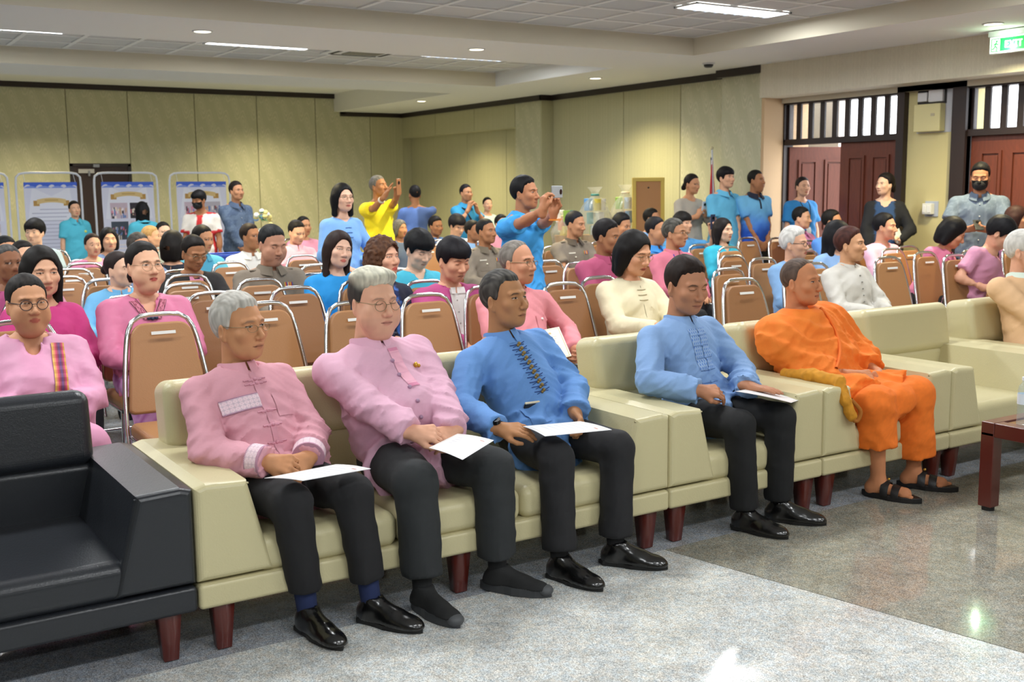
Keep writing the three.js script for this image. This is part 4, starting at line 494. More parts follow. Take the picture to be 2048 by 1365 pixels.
    ctx.pf = pf; add(pt.skirt ? 'skirt' : 'trousers', pf.mesh(pt.fn ? (x, y, z) => pt.fn(x, y, z, ctx) : (x, y, z) => { const k = 0.92 + 0.16 * noise(x * 120, y * 120, z * 120); return [pc[0] * k, pc[1] * k, pc[2] * k]; }, loc), mCloth);
  }
  // ---- shoes
  if (o.shoes !== null) for (const l of legs) {
    const kind = o.shoes || 'plain', f = l.fdir, sd = new THREE.Vector3().crossVectors(V(0, 1, 0), f), A = (a, b, c) => l.heel.clone().addScaledVector(f, a * s).addScaledVector(V(0, 1, 0), b * s).addScaledVector(sd, c * s); const ax = [sd, V(0, 1, 0), f];
    const P1 = [[ell(A(0.055, 0.035, 0), [0.041 * s, 0.062 * s, 0.06 * s], ax)], [ell(A(0.17, 0.022, 0), [0.046 * s, 0.044 * s, 0.095 * s], ax), 0.03], [ell(A(0.235, 0.017, 0), [0.04 * s, 0.032 * s, 0.05 * s], ax), 0.03], [cap(A(0.06, 0.06, 0), A(0.062, 0.1, 0), 0.036 * s, 0.036 * s, true), 0.02], [cap(A(0.08, 0.08, 0), A(0.17, 0.05, 0), 0.03 * s, 0.025 * s), 0.03]];
    const sf2 = new Field(P1.map(p => p[0]), R === 0 ? 0.007 : 0.02, 0.02); for (const [p, k] of P1) sf2.add(p, k ?? 0.02); const fy = kind === 'sneaker' ? 0.03 : 0.014; sf2.all((a, x, y, z) => Math.max(a, fy - y), 0.2); sf2.sub(cap(A(0.062, 0.085, 0), A(0.062, 0.13, 0), 0.031 * s, 0.031 * s), 0.004);
    const sh2 = add('shoe', sf2.mesh(() => [1, 1, 1], loc), kind === 'sneaker' ? mSneaker : mShoe);
    if (R === 0 || o.sole) { const sole = (w, y0, y1, ex) => { const pts = []; for (let i = 0; i < 28; i++) { const a = i / 28 * 2 * Math.PI, u = Math.cos(a), v = Math.sin(a); const al = 0.135 + u * (0.148 + ex), wd = (u > 0.0 ? 0.043 : 0.036) + ex; pts.push([al, v * wd * Math.pow(1 - Math.pow(Math.abs(u), 6), 0.35)]); } const g3 = new THREE.ExtrudeGeometry(new THREE.Shape(pts.map(p => new THREE.Vector2(p[1] * s, p[0] * s))), { depth: (y1 - y0) * s, bevelEnabled: false }); const m4 = new THREE.Matrix4().makeBasis(sd.clone().negate(), f, V(0, 1, 0)); g3.applyMatrix4(m4); return g3.translate(l.heel.x, y0 * s, l.heel.z); }; put('sole', kind === 'sneaker' ? sole(1, 0.002, 0.034, 0.004) : sole(1, 0.002, 0.017, 0.001), kind === 'sneaker' ? std('#3b3d40', 0.6) : std('#141313', 0.5), null, sh2); if (kind !== 'sneaker') put('heel', rbox(0.07, 0.022, 0.062, 0, 0, 0, 0.006).applyMatrix4(new THREE.Matrix4().makeBasis(sd, V(0, 1, 0), f)).translate(...arr(A(0.04, 0.012, 0))), std('#121212', 0.5), null, sh2); }
    if (o.socks) { put('sock', rod(l.an.clone().add(V(0, -0.02, 0)), l.an.clone().lerp(l.kn, 0.22), 0.036 * s, 0.04 * s, 16), std(o.socks, 0.9)); }
    if (kind === 'sneaker') { put('toe_cap', new THREE.SphereGeometry(1, 16, 10).scale(0.034 * s, 0.022 * s, 0.03 * s).applyMatrix4(new THREE.Matrix4().makeBasis(sd, V(0, 1, 0), f)).translate(...arr(A(0.262, 0.026, 0))), std('#4a4c4f', 0.6), 'grey rubber toe cap', sh2); const bits = []; for (let i = 0; i < 5; i++) bits.push(tube([A(0.105 + i * 0.016, 0.082 - i * 0.007, -0.022), A(0.107 + i * 0.016, 0.094 - i * 0.0075, 0), A(0.105 + i * 0.016, 0.082 - i * 0.007, 0.022)], 0.003, 8, 5)); put('laces', merge(bits), std('#262729', 0.7), null, sh2); }
    if (kind === 'lace') { const bits = []; for (let i = 0; i < 5; i++) bits.push(tube([A(0.115 + i * 0.014, 0.083 - i * 0.007, -0.02), A(0.117 + i * 0.014, 0.094 - i * 0.007, 0), A(0.115 + i * 0.014, 0.083 - i * 0.007, 0.02)], 0.0022, 8, 5)); put('laces', merge(bits), std('#0c0c0d', 0.6), null, sh2); }
  }
  // ---- drape a small sheet, band or button on the shirt
  ctx.hit = (x, y, off = 0.002, dir) => { const d = dir || TZ; let p = T(x, y, 0).addScaledVector(d, 0.32), v = 0; for (let i = 0; i < 60; i++) { v = sf.sample(p.x, p.y, p.z) - off; if (v < 0.0006) break; p.addScaledVector(d, -Math.min(v * 0.8, 0.02)); } return p; };
  ctx.patch = (x0, x1, y0, y1, nu, nv, off, curve) => { const pos = [], uv = [], I = []; for (let j = 0; j <= nv; j++) for (let i = 0; i <= nu; i++) { const u = i / nu, v = j / nv; const [sx, sy] = curve ? curve(u, v) : [lerp(x0, x1, u), lerp(y0, y1, v)]; const p = ctx.hit(sx, sy, off); pos.push(p.x, p.y, p.z); uv.push(u, v); } for (let j = 0; j < nv; j++) for (let i = 0; i < nu; i++) { const a = j * (nu + 1) + i; I.push(a, a + 1, a + nu + 1, a + 1, a + nu + 2, a + nu + 1); } const gg = new THREE.BufferGeometry(); gg.setAttribute('position', new THREE.Float32BufferAttribute(pos, 3)); gg.setAttribute('uv', new THREE.Float32BufferAttribute(uv, 2)); gg.setIndex(I); gg.computeVertexNormals(); return gg; };
  ctx.line = (pts, r, off = 0.002) => tube(pts.map(([x, y]) => ctx.hit(x, y, off)), r, pts.length * 4, 5);
  if (o.extra) o.extra(ctx); root.traverse(m => { if (m.isMesh) m.castShadow = m.receiveShadow = true; }); return ctx;
}
// ---------------------------------------------------------------- the guests on the sofas
const gx = (x, y) => onY(x, y, 0), mPaper = std('#e9e9e6', 0.35, { side: THREE.DoubleSide });
const DB = '#2a2422';
function sheet(name, label, cs, group, tex) { // a sheet lying on four corners, slightly bowed
  const c = cs[0].clone().add(cs[1]).add(cs[2]).add(cs[3]).multiplyScalar(0.25); const t = thing(name, label, 'paper', c, 0, group); const n = 8, pos = [], uv = [], I = []; const up = cs[1].clone().sub(cs[0]).cross(cs[3].clone().sub(cs[0])).normalize(); if (up.y < 0) up.negate();
  for (const h of [0, -0.0012]) for (let j = 0; j <= n; j++) for (let i = 0; i <= n; i++) { const u = i / n, v = j / n; const p = cs[0].clone().lerp(cs[1], u).lerp(cs[3].clone().lerp(cs[2], u), v).sub(c).addScaledVector(up, 0.004 * Math.sin(Math.PI * u) + h); pos.push(p.x, p.y, p.z); uv.push(u, 1 - v); }
  const m = (n + 1) * (n + 1); for (let j = 0; j < n; j++) for (let i = 0; i < n; i++) { const a = j * (n + 1) + i; I.push(a, a + 1, a + n + 1, a + 1, a + n + 2, a + n + 1, m + a, m + a + n + 1, m + a + 1, m + a + 1, m + a + n + 1, m + a + n + 2); }
  const g = new THREE.BufferGeometry(); g.setAttribute('position', new THREE.Float32BufferAttribute(pos, 3)); g.setAttribute('uv', new THREE.Float32BufferAttribute(uv, 2)); g.setIndex(I); g.computeVertexNormals(); part(t, 'sheet', g, tex ? std('#ffffff', 0.35, { map: tex, side: THREE.DoubleSide }) : mPaper); return t;
}
const certTex = canvasTex(256, 360, (g, w, h) => { g.fillStyle = '#ece6d6'; g.fillRect(0, 0, w, h); g.strokeStyle = '#c3ad7a'; g.lineWidth = 5; g.strokeRect(12, 12, w - 24, h - 24); g.fillStyle = '#c2a368'; g.beginPath(); g.arc(w / 2, 52, 20, 0, 7); g.arc(w / 2 - 34, 56, 12, 0, 7); g.arc(w / 2 + 34, 56, 12, 0, 7); g.fill(); g.fillStyle = '#b9b0a0'; for (let i = 0; i < 9; i++) g.fillRect(50 + (i % 3) * 10, 100 + i * 24, w - 100 - (i % 3) * 20, 4); });
const flatTex = canvasTex(256, 180, (g, w, h) => { g.fillStyle = '#e9ebee'; g.fillRect(0, 0, w, h); g.strokeStyle = '#d3d0c4'; g.lineWidth = 5; g.strokeRect(9, 9, w - 18, h - 18); g.fillStyle = '#c3c6cc'; for (let i = 0; i < 6; i++) g.fillRect(50, 40 + i * 20, w - 100 - (i % 2) * 30, 3); g.fillStyle = '#c08a7a'; g.fillRect(190, 150, 30, 6); });
const weaveTex = (a, b, c, seed) => dataTex(128, (u, v, i, j) => { const x = (u * 8) % 1 - 0.5, y = (v * 4) % 1 - 0.5; const d = Math.abs(x) + Math.abs(y), k = Math.abs(Math.sin(d * 18)); const e = v < 0.08 || v > 0.92; if (e) return (i >> 1) % 2 ? a : c; return k > 0.62 ? b : (Math.abs(x * y) < 0.012 ? c : a); });
const flatMat = (t, r = 0.8) => std('#ffffff', r, { map: t, side: THREE.DoubleSide });
const knot = (c, x, y, w, m, h = 0.006) => { c.put('frog_knot', merge([c.line([[-w + x, y], [x, y + 0.002], [x + w, y]], 0.0035, 0.003), c.line([[-w * 0.6 + x, y - h * 1.6], [x, y - h], [x + w * 0.6, y - h * 1.6]], 0.0028, 0.003), ball(c.hit(x, y, 0.006), 0.0075, 10)]), m); };
// 1: white-haired man, pink woven-band shirt
person({ lab: 'white-haired man with glasses, pink shirt with a woven chest band, seated nearest the black sofa', grp: 'guests on the sofas', res: 0, top: onZ(475, 583, -4.12), hs: 1.07, hyaw: 33, hpitch: 3, skin: '#bd8861', lips: '#9a5c4c', folds: 1, bags: 1, brow: '#6a5a50', browA: 0.6, hair: { st: 'short', col: '#a9a59c', col2: '#dcdad4', t: 0.014, rec: 0.008 }, glasses: { sq: 0.66, r: 0.0195 }, pel: V(1.43, 0.49, -3.99), g: 1.02, belly: 0.015, twist: 8,
  shirt: { col: '#d69ba8', collar: 'mandarin', cuff: 0.042, hem: 0.42 }, pants: { col: '#17171a', hem: 0.06, len: 0.8 }, socks: '#1b2850', footR: [gx(600, 1256), gx(697, 1310)], footL: [gx(718, 1240), gx(826, 1264)],
  armR: { world: onZ(536, 925, -3.72), fd: [0.75, -0.15, 0.55], pn: [0.35, -0.5, -0.35], pose: 'clasp', hint: [-0.8, -0.6, -0.3] }, armL: { world: onZ(616, 918, -3.76), fd: [-0.8, -0.12, 0.5], pn: [-0.35, -0.4, -0.5], pose: 'clasp', hint: [0.8, -0.6, -0.3] },
  extra: c => { const band = flatMat(weaveTex([206, 158, 176], [240, 228, 232], [126, 96, 128], 1)), m = std('#d095a5', 0.8);
    c.put('woven_band', c.patch(-0.15, -0.012, 0.585, 0.73, 16, 7, 0.004), band, 'white and purple woven chest band');
    c.put('pocket', c.patch(0.045, 0.125, 0.47, 0.7, 8, 8, 0.0035), std('#d49aa7', 0.85, { side: THREE.DoubleSide })); c.put('placket', c.patch(-0.012, 0.012, 0.1, 0.93, 2, 24, 0.003), std('#d197a5', 0.85, { side: THREE.DoubleSide }));
    for (const y of [0.86, 0.82, 0.54, 0.4, 0.24]) knot(c, 0, y, y > 0.8 ? 0.045 : 0.04, m);
    for (const a of c.arms) { const d = a.w.clone().sub(a.e), q = a.e.clone().addScaledVector(d, 0.74), e = a.e.clone().addScaledVector(d, 0.965); const cu = rod(q, e, 0.063, 0.06, 22); const t = weaveTex([214, 168, 182], [240, 226, 230], [150, 104, 132], 2).clone(); t.needsUpdate = true; t.repeat.set(2, 1); c.put('embroidered_cuff', cu, std('#ffffff', 0.8, { map: t })); c.put('cuff_edge', rod(e.clone().addScaledVector(d, -0.03), e.clone().addScaledVector(d, 0.004), 0.061, 0.0605, 22), std('#b98aa0', 0.8)); } } });
// 2: heavy grey-haired man in pale pink
person({ lab: 'stout grey-quiffed man with gold glasses, pale pink jacket, hands folded on the sofa', grp: 'guests on the sofas', res: 0, top: onZ(745, 536, -4.12), hs: 1.1, hyaw: 14, hpitch: 7, skin: '#d2a084', lips: '#a8645c', chub: 1.1, fw: 1.1, neck: 1.18, eyes: 'down', stubble: '#8d7a70', brow: '#5d5148', browA: 0.5, hair: { st: 'quiff', col: '#3b3936', col2: '#cfccb8', mixf: (x, y, z) => clamp(sst(0.045, 0.1, y + z * 0.35) * (0.45 + 0.9 * noise(x * 150, y * 20, z * 24)), 0, 1) }, glasses: { r: 0.02, sq: 1 }, pel: V(2.02, 0.5, -3.98), g: 1.32, belly: 0.05, sw: 0.205,
  shirt: { col: '#d9aac0', collar: 'mandarin', cuff: 0.05, hem: 0.42, inf: 0.014 }, pants: { col: '#26292b', g: 1.16, hem: 0.066, len: 0.86 }, shoes: 'sneaker', socks: '#18191b', footR: [gx(828, 1214), gx(902, 1250)], footL: [gx(968, 1177), gx(1108, 1196)], kout: 0.2,
  armR: { world: onZ(828, 868, -3.66), fd: [0.85, -0.1, 0.45], pn: [0.2, -0.6, -0.4], pose: 'clasp', hint: [-1, -0.4, -0.2] }, armL: { world: onZ(908, 868, -3.7), fd: [-0.85, -0.06, 0.4], pn: [-0.2, -0.5, -0.5], pose: 'clasp', hint: [1, -0.4, -0.2] },
  extra: c => { const pk = flatMat(weaveTex([226, 150, 178], [240, 190, 206], [200, 120, 156], 3)); c.put('embroidered_placket', c.patch(0.0, 0.055, 0.5, 0.9, 5, 18, 0.003, (u, v) => [lerp(0.004, 0.05, u), lerp(0.5, 0.9, v)]), pk, 'pink embroidered placket'); for (const y of [0.78, 0.64, 0.5, 0.36, 0.22]) c.put('button', ball(c.hit(0, y, 0.004), 0.0085, 10), std('#a98aa4', 0.5));
    c.put('brooch', merge([ball(c.hit(0.105, 0.7, 0.004), 0.011, 8), ball(c.hit(0.12, 0.69, 0.004), 0.008, 8), ball(c.hit(0.11, 0.715, 0.004), 0.006, 8)]), std('#c79a3a', 0.3, { metalness: 0.8 }), 'small gold brooch'); } });
// 3: man in cornflower blue
person({ lab: 'man with greying crew cut, cornflower blue shirt with knotted loops, seated third on the sofa', grp: 'guests on the sofas', res: 0, top: onZ(1008, 537, -4.12), hs: 1.07, hyaw: 26, hpitch: 1, skin: '#a97a54', lips: '#875342', folds: 1, nose: 1.12, hair: { st: 'short', col: '#2a2826', col2: '#77736c', mix: 0.55, t: 0.009, rec: 0.022 }, pel: V(2.68, 0.5, -3.98), g: 1.05, belly: 0.02, sw: 0.19,
  shirt: { col: '#6391cd', collar: 'mandarin', cuff: 0.045, hem: 0.4 }, pants: { col: '#1b1b1e', hem: 0.068, len: 0.9 }, shoes: 'lace', socks: '#141416', footR: [gx(1097, 1152), gx(1183, 1178)], footL: [gx(1203, 1127), gx(1328, 1140)], kout: 0.2,
  armR: { world: onZ(998, 858, -3.72), fd: [0.8, -0.1, 0.55], pn: [0.3, -0.75, -0.2], pose: 'lap', hint: [-0.9, -0.5, -0.3] }, armL: { world: onZ(1150, 826, -3.78), fd: [-0.15, -0.5, 0.8], pn: [-0.7, -0.5, 0], pose: 'grip', hint: [0.9, -0.5, -0.2] },
  extra: c => { const m = std('#2c4b86', 0.8), gd = std('#8a7440', 0.5, { metalness: 0.3 }); for (let i = 0; i < 11; i++) { const y = 0.88 - i * 0.052; c.put('loop_fastening', merge([c.line([[-0.04, y + 0.008], [-0.015, y], [0.015, y], [0.04, y + 0.01]], 0.0022, 0.002), c.line([[-0.03, y - 0.02], [0.0, y - 0.008], [0.03, y - 0.016]], 0.0018, 0.002)]), m); c.put('embroidered_knot', merge([ball(c.hit(0.004, y, 0.005), 0.0085, 8), ball(c.hit(-0.006, y - 0.014, 0.004), 0.0065, 8)]), gd); }
    c.put('pocket', c.patch(-0.13, -0.03, 0.05, 0.26, 8, 8, 0.004), std('#608ecb', 0.85, { side: THREE.DoubleSide })); const d = c.arms[1].w.clone().sub(c.arms[1].e).normalize(), w = c.arms[1].w.clone().addScaledVector(d, -0.012); c.put('wrist_watch', merge([rod(w.clone().addScaledVector(d, -0.012), w.clone().addScaledVector(d, 0.012), 0.034, 0.033, 20), rod(w.clone().add(V(-0.012, 0.026, 0.012)), w.clone().add(V(-0.016, 0.04, 0.016)), 0.02, 0.019, 18)]), std('#2b2c2e', 0.25, { metalness: 0.8 }), 'dark steel wrist watch');
    const ph = c.hit(-0.075, 0.262, 0.008); const t = thing('phone', 'pale phone poking out of a blue shirt pocket', 'phone', ph); part(t, 'phone_body', rbox(0.075, 0.03, 0.009, 0, 0, 0, 0.004), std('#2a2724', 0.3)); part(t, 'phone_edge', rbox(0.076, 0.008, 0.01, 0, 0.012, 0, 0.003), std('#d8cdb0', 0.3)); t.rotation.x = 0.5; } });
// 4: man reading
person({ lab: 'dark-haired man in pale blue shirt looking down at a sheet, seated in an armchair', grp: 'guests on the sofas', res: 0, top: onZ(1372, 511, -4.06), hs: 1.13, hyaw: -2, hpitch: 17, skin: '#ad7a5c', lips: '#8e5347', folds: 1, eyes: 'down', hair: { st: 'short', col: '#211712', t: 0.012 }, pel: V(3.65, 0.49, -4.0), pdz: 0, g: 1.0, sw: 0.188,
  shirt: { col: '#83a5d3', collar: 'mandarin', cuff: 0.046, hem: 0.36, fn: (t, w) => null }, pants: { col: '#101113', hem: 0.064 }, footR: [gx(1465, 1056), gx(1557, 1076)], footL: [gx(1530, 1040), gx(1641, 1051)], socks: '#101113', kout: 0.15,
  armR: { world: onZ(1400, 782, -3.74), fd: [0.85, -0.1, 0.4], pn: [0.1, -0.8, -0.5], pose: 'pinch', hint: [-1, -0.4, -0.4] }, armL: { world: onZ(1497, 774, -3.72), fd: [0.5, -0.1, 0.85], pn: [0, -1, 0.1], pose: 'flat', hint: [0.9, -0.4, -0.4] },
  extra: c => { const em = flatMat(dataTex(64, (u, v) => { const s = Math.sin(u * 25) * Math.sin(v * 37); return s > 0.35 ? [70, 120, 200] : [150, 178, 216]; })); c.put('embroidered_placket', c.patch(0.004, 0.05, 0.42, 0.9, 5, 18, 0.003), em, 'blue embroidered placket'); c.put('embroidered_placket', c.patch(-0.05, -0.004, 0.42, 0.9, 5, 18, 0.003), em, 'blue embroidered placket'); for (const y of [0.82, 0.7, 0.56, 0.42, 0.28]) knot(c, 0, y, 0.045, std('#7899c8', 0.8), 0.004); } });
// 5: monk
{ const robe = srgb('#e8741f'), robe2 = srgb('#f08530'); const c = person({ lab: 'shaven-headed monk wrapped in bright orange robes, seated with folded hands', grp: 'guests on the sofas', res: 0, top: onZ(1603, 514, -4.12), hs: 1.05, hyaw: 22, hpitch: 4, skin: '#bb7e58', lips: '#9d5a4a', folds: 1, bags: 1, browA: 0.25, nose: 1.12, fw: 1.05, hair: { st: 'balding', col: '#4a3b33', col2: '#7d6a5c', mix: 0.5, t: 0.003 }, pel: V(4.55, 0.49, -3.98), g: 1.22, belly: 0.02, sw: 0.2, bareLegs: 1, shoes: null,
    shirt: { name: 'robe', col: '#e8741f', sleeve: '34', inf: 0.038, blend: 0.06, wr: 1.0, hem: 0.85, open: 0.078, fold: (t, L) => { const r = Math.hypot(t[0] - 0.06, (t[1] - 1.0) * L), an = Math.atan2((t[1] - 1.0) * L, t[0] - 0.06); const f = t[0] < 0.05 - (0.9 - t[1]) * 0.12 ? Math.sin(r * 62 + an * 4 + 3 * noise(t[0] * 9, t[1] * 6, t[2] * 9)) : Math.sin(t[0] * 95 + t[1] * 7 + 4 * noise(t[0] * 8, t[1] * 5, 2)); return Math.pow(0.5 + 0.5 * f, 2) * 0.013 * sst(1.02, 0.9, t[1]); }, fn: (t, w) => mix3(robe, robe2, noise(t[0] * 30, t[1] * 9, t[2] * 30)) }, pants: { skirt: 0.5, skirtL: 0.78, wr: 2.4, col: '#e8741f' }, footR: [gx(1732, 990), gx(1822, 1005)], footL: [gx(1802, 972), gx(1900, 983)], kout: 0.25,
    armR: { world: onZ(1712, 752, -3.74), fd: [0.9, -0.1, 0.4], pn: [0.2, -0.6, -0.4], pose: 'clasp', hint: [-0.8, -0.7, -0.2] }, armL: { world: onZ(1757, 750, -3.77), fd: [-0.7, -0.1, 0.5], pn: [-0.2, -0.5, -0.5], pose: 'clasp', hint: [0.9, -0.6, -0.2] } });
  // the gathered edge of the robe across the chest, and its falling pleats
  const m = std('#e56f1c', 0.8); c.put('robe_edge', merge([c.line([[0.06, 0.97], [0.05, 0.8], [0.03, 0.6], [-0.02, 0.42], [-0.09, 0.28], [-0.15, 0.2]], 0.009, 0.006)]), m);
  c.put('neck_fold', tube([-1.2, -0.8, -0.3, 0.1, 0.5, 0.9, 1.3].map(a => c.N.clone().addScaledVector(c.M[0], Math.sin(a) * 0.085).addScaledVector(c.M[2], Math.cos(a) * 0.085 - 0.005).addScaledVector(c.M[1], -0.02 * Math.cos(a) - 0.005)), 0.017, 30, 10), m);
  for (const l of c.legs) { const f = l.fdir, sd = new THREE.Vector3().crossVectors(V(0, 1, 0), f), A = (a, b, q) => l.heel.clone().addScaledVector(f, a).add(V(0, b, 0)).addScaledVector(sd, q); const g = c.root; const M4 = new THREE.Matrix4().makeBasis(sd.clone().negate(), f, V(0, 1, 0)); const pts = []; for (let i = 0; i < 28; i++) { const a = i / 28 * 2 * Math.PI, u = Math.cos(a), v = Math.sin(a); pts.push(new THREE.Vector2(v * (u > 0 ? 0.05 : 0.042) * Math.pow(1 - Math.pow(Math.abs(u), 6), 0.35), 0.13 + u * 0.15)); } const so = new THREE.ExtrudeGeometry(new THREE.Shape(pts), { depth: 0.022, bevelEnabled: true, bevelSize: 0.003, bevelThickness: 0.003, bevelSegments: 2 }).applyMatrix4(M4).translate(l.heel.x, 0.003, l.heel.z); const sandal = c.put('sandal', so, std('#191718', 0.5)); for (const [p, r, hh] of [[0.105, 0.047, 0.07], [0.16, 0.049, 0.055]]) { const P_ = [], I = []; const n = 14; for (let i = 0; i <= n; i++) { const a = Math.PI * i / n; for (const [w, o] of [[-0.019, 0], [0.019, -0.008], [0.019, -0.004], [-0.019, 0.004]]) { const q = A(p + w, 0.02 + Math.sin(a) * (hh + o), Math.cos(a) * (r + (o > 0 || o === -0.004 ? 0.004 : 0))); P_.push(q.x, q.y, q.z); } } for (let i = 0; i < n; i++) for (let k = 0; k < 4; k++) { const a = i * 4 + k, e = i * 4 + (k + 1) % 4; I.push(a, a + 4, e, e, a + 4, e + 4); } const st = new THREE.BufferGeometry(); st.setAttribute('position', new THREE.Float32BufferAttribute(P_, 3)); st.setIndex(I); st.computeVertexNormals(); c.put('sandal_strap', st, std('#1b191a', 0.45, { side: THREE.DoubleSide }), null, sandal); } c.put('buckle', ball(A(0.115, 0.1, 0.0), 0.008, 8), std('#c9a24a', 0.3, { metalness: 0.9 }), null, sandal); } }
{ // the monk's mustard shoulder bag over his arm and the armrest
  const a = onZ(1572, 748, -3.98), b = onZ(1625, 752, -3.8), c2 = onZ(1678, 765, -3.63), d = onZ(1690, 800, -3.575), e = onZ(1702, 832, -3.555); const pr = [[cap(a, b, 0.028, 0.03)], [cap(b, c2, 0.034, 0.03), 0.02], [cap(c2, d, 0.03, 0.024), 0.02], [cap(d, e, 0.022, 0.028), 0.02]]; const f = new Field(pr.map(p => p[0]), 0.006, 0.02); for (const [p, k] of pr) f.add(p, k ?? 0.02); f.all((v, x, y, z) => v - 0.008 * Math.pow(1 - Math.abs(2 * noise(x * 45, y * 18, z * 30) - 1), 2) + 0.003, 0.03);
  const mc = srgb('#c98a22'); const t = thing('shoulder_bag', 'mustard yellow cloth bag draped over the armrest beside the monk', 'bag', b); part(t, 'cloth', f.mesh((x, y, z) => { const k = 0.85 + 0.3 * noise(x * 60, y * 60, z * 60); return mc.map(v => v * k); }, w => { w[0] -= b.x; w[1] -= b.y; w[2] -= b.z; }), mCloth); part(t, 'strap', tube([d, e, e.clone().add(V(0.03, -0.03, 0.01)), e.clone().add(V(0.05, 0.02, 0.015)), d.clone().add(V(0.03, 0.0, 0.01))].map(p => p.clone().sub(b)), 0.011, 24, 6), std('#a5641d', 0.8)); }
// 6: man in peach at the photo edge
person({ lab: 'white-haired man in peach suit jacket cut off by the photo edge', grp: 'guests on the sofas', res: 1, top: onZ(2052, 458, -4.15), hs: 1.1, hyaw: 20, hpitch: 3, skin: '#cf9d80', hair: { st: 'short', col: '#c4c1ba', col2: '#e2e0da' }, pel: V(6.5, 0.49, -4.0), g: 1.12, belly: 0.03, sw: 0.2, shirt: { name: 'jacket', col: '#dcb489', collar: 'mandarin', ccol: '#cfe0d4', inf: 0.016, hem: 0.4 }, pants: { col: '#d0a87e' },
  armR: { w: [-0.06, 0.12, 0.26], fd: [0.8, -0.1, 0.4], pose: 'clasp' }, armL: { w: [0.1, 0.12, 0.26], fd: [-0.8, -0.1, 0.4], pose: 'clasp' } });
const lapH = 0.548;
sheet('paper_sheet', 'large white sheet on the lap of the white-haired man in pink', [onY(528, 957, 0.6), onY(606, 962, 0.6), onY(742, 938, 0.6), onY(672, 929, 0.6)], null, flatTex);
sheet('paper_sheet', 'white printed sheet under the folded hands of the stout man', [onY(858, 896, 0.62), onY(925, 920, 0.605), onY(988, 881, 0.62), onY(915, 868, 0.63)], null, flatTex);
sheet('paper_sheet', 'white sheet held on the knees of the man in cornflower blue', [onY(1045, 853, 0.615), onY(1090, 873, 0.61), onY(1224, 860, 0.61), onY(1160, 843, 0.615)], null, flatTex);
sheet('paper_sheet', 'sheet seen edge-on in the hands of the reading man', [onZ(1470, 783, -3.62), onZ(1582, 806, -3.44), onZ(1600, 800, -3.62), onZ(1500, 778, -3.75)], null, flatTex);
// ---------------------------------------------------------------- the audience on brown chairs
const SK = { a: '#dfb497', b: '#cfa081', c: '#b98663', d: '#a06f4e', e: '#865a40' };
const K = '#191614';
function seated(d, x, y, z, o) { // d: short description used in the labels
  o.hs = o.hs ?? 1; const c = person({ lab: d, grp: 'seated audience', res: o.res ?? (z > -7.6 ? 1 : 2), top: onZ(x, y, z), ...o, skin: SK[o.skin] || o.skin || SK.c, shoes: o.shoes ?? (z > -6.2 ? 'plain' : null) });
  if (!o.nochair) chair(c.P.x, c.P.z - 0.25, 'brown padded chrome chair under the ' + (o.short || d).replace(/^(a|the) /, ''), rad((o.yaw ?? 0) * 0.5)); return c;
}
const lap = { armL: { w: [0.07, 0.1, 0.27], fd: [-0.6, -0.1, 0.7], pose: 'lap' }, armR: { w: [-0.07, 0.1, 0.27], fd: [0.6, -0.1, 0.7], pose: 'lap' } };
const low = { armL: { w: [0.07, 0.16, 0.3], fd: [-0.5, 0.2, 0.7], pn: [-0.5, 0.3, -0.6], pose: 'grip' }, armR: { w: [-0.07, 0.16, 0.3], fd: [0.5, 0.2, 0.7], pn: [0.5, 0.3, -0.6], pose: 'grip' } };
function phoneAt(label, p, turn, tilt, w = 0.075, h = 0.155, col = '#17181b', lens = true) { const t = thing('phone', label, 'phone', p, turn); t.rotation.order = 'YXZ'; t.rotation.x = tilt; part(t, 'phone_body', rbox(w, h, 0.009, 0, 0, 0, 0.004), std(col, 0.3)); part(t, 'screen', box(w - 0.006, h - 0.008, 0.001, 0, 0, -0.0052), std('#20242c', 0.1)); if (lens) part(t, 'camera_lens', new THREE.CylinderGeometry(Math.min(w, h) * 0.22, Math.min(w, h) * 0.22, 0.003, 16).rotateX(Math.PI / 2).translate(w > h ? w * 0.3 : 0, w > h ? 0 : h * 0.25, 0.006), std('#0a0a0c', 0.15)); return t; }
const buttons = (n, col, y0 = 0.85, y1 = 0.25) => c => { for (let i = 0; i < n; i++) c.put('button', ball(c.hit(0, lerp(y0, y1, i / (n - 1)), 0.003), 0.0065, 6), std(col, 0.5)); };
const lanyard = (col) => c => { c.put('lanyard', merge([c.line([[-0.055, 0.98], [-0.05, 0.85], [-0.03, 0.65], [0, 0.42]], 0.005, 0.003), c.line([[0.055, 0.98], [0.05, 0.85], [0.03, 0.65], [0, 0.42]], 0.005, 0.003)]), std(col, 0.7)); c.put('name_badge', c.patch(-0.035, 0.035, 0.2, 0.42, 3, 3, 0.008), std('#e6e6e2', 0.5, { side: THREE.DoubleSide })); };
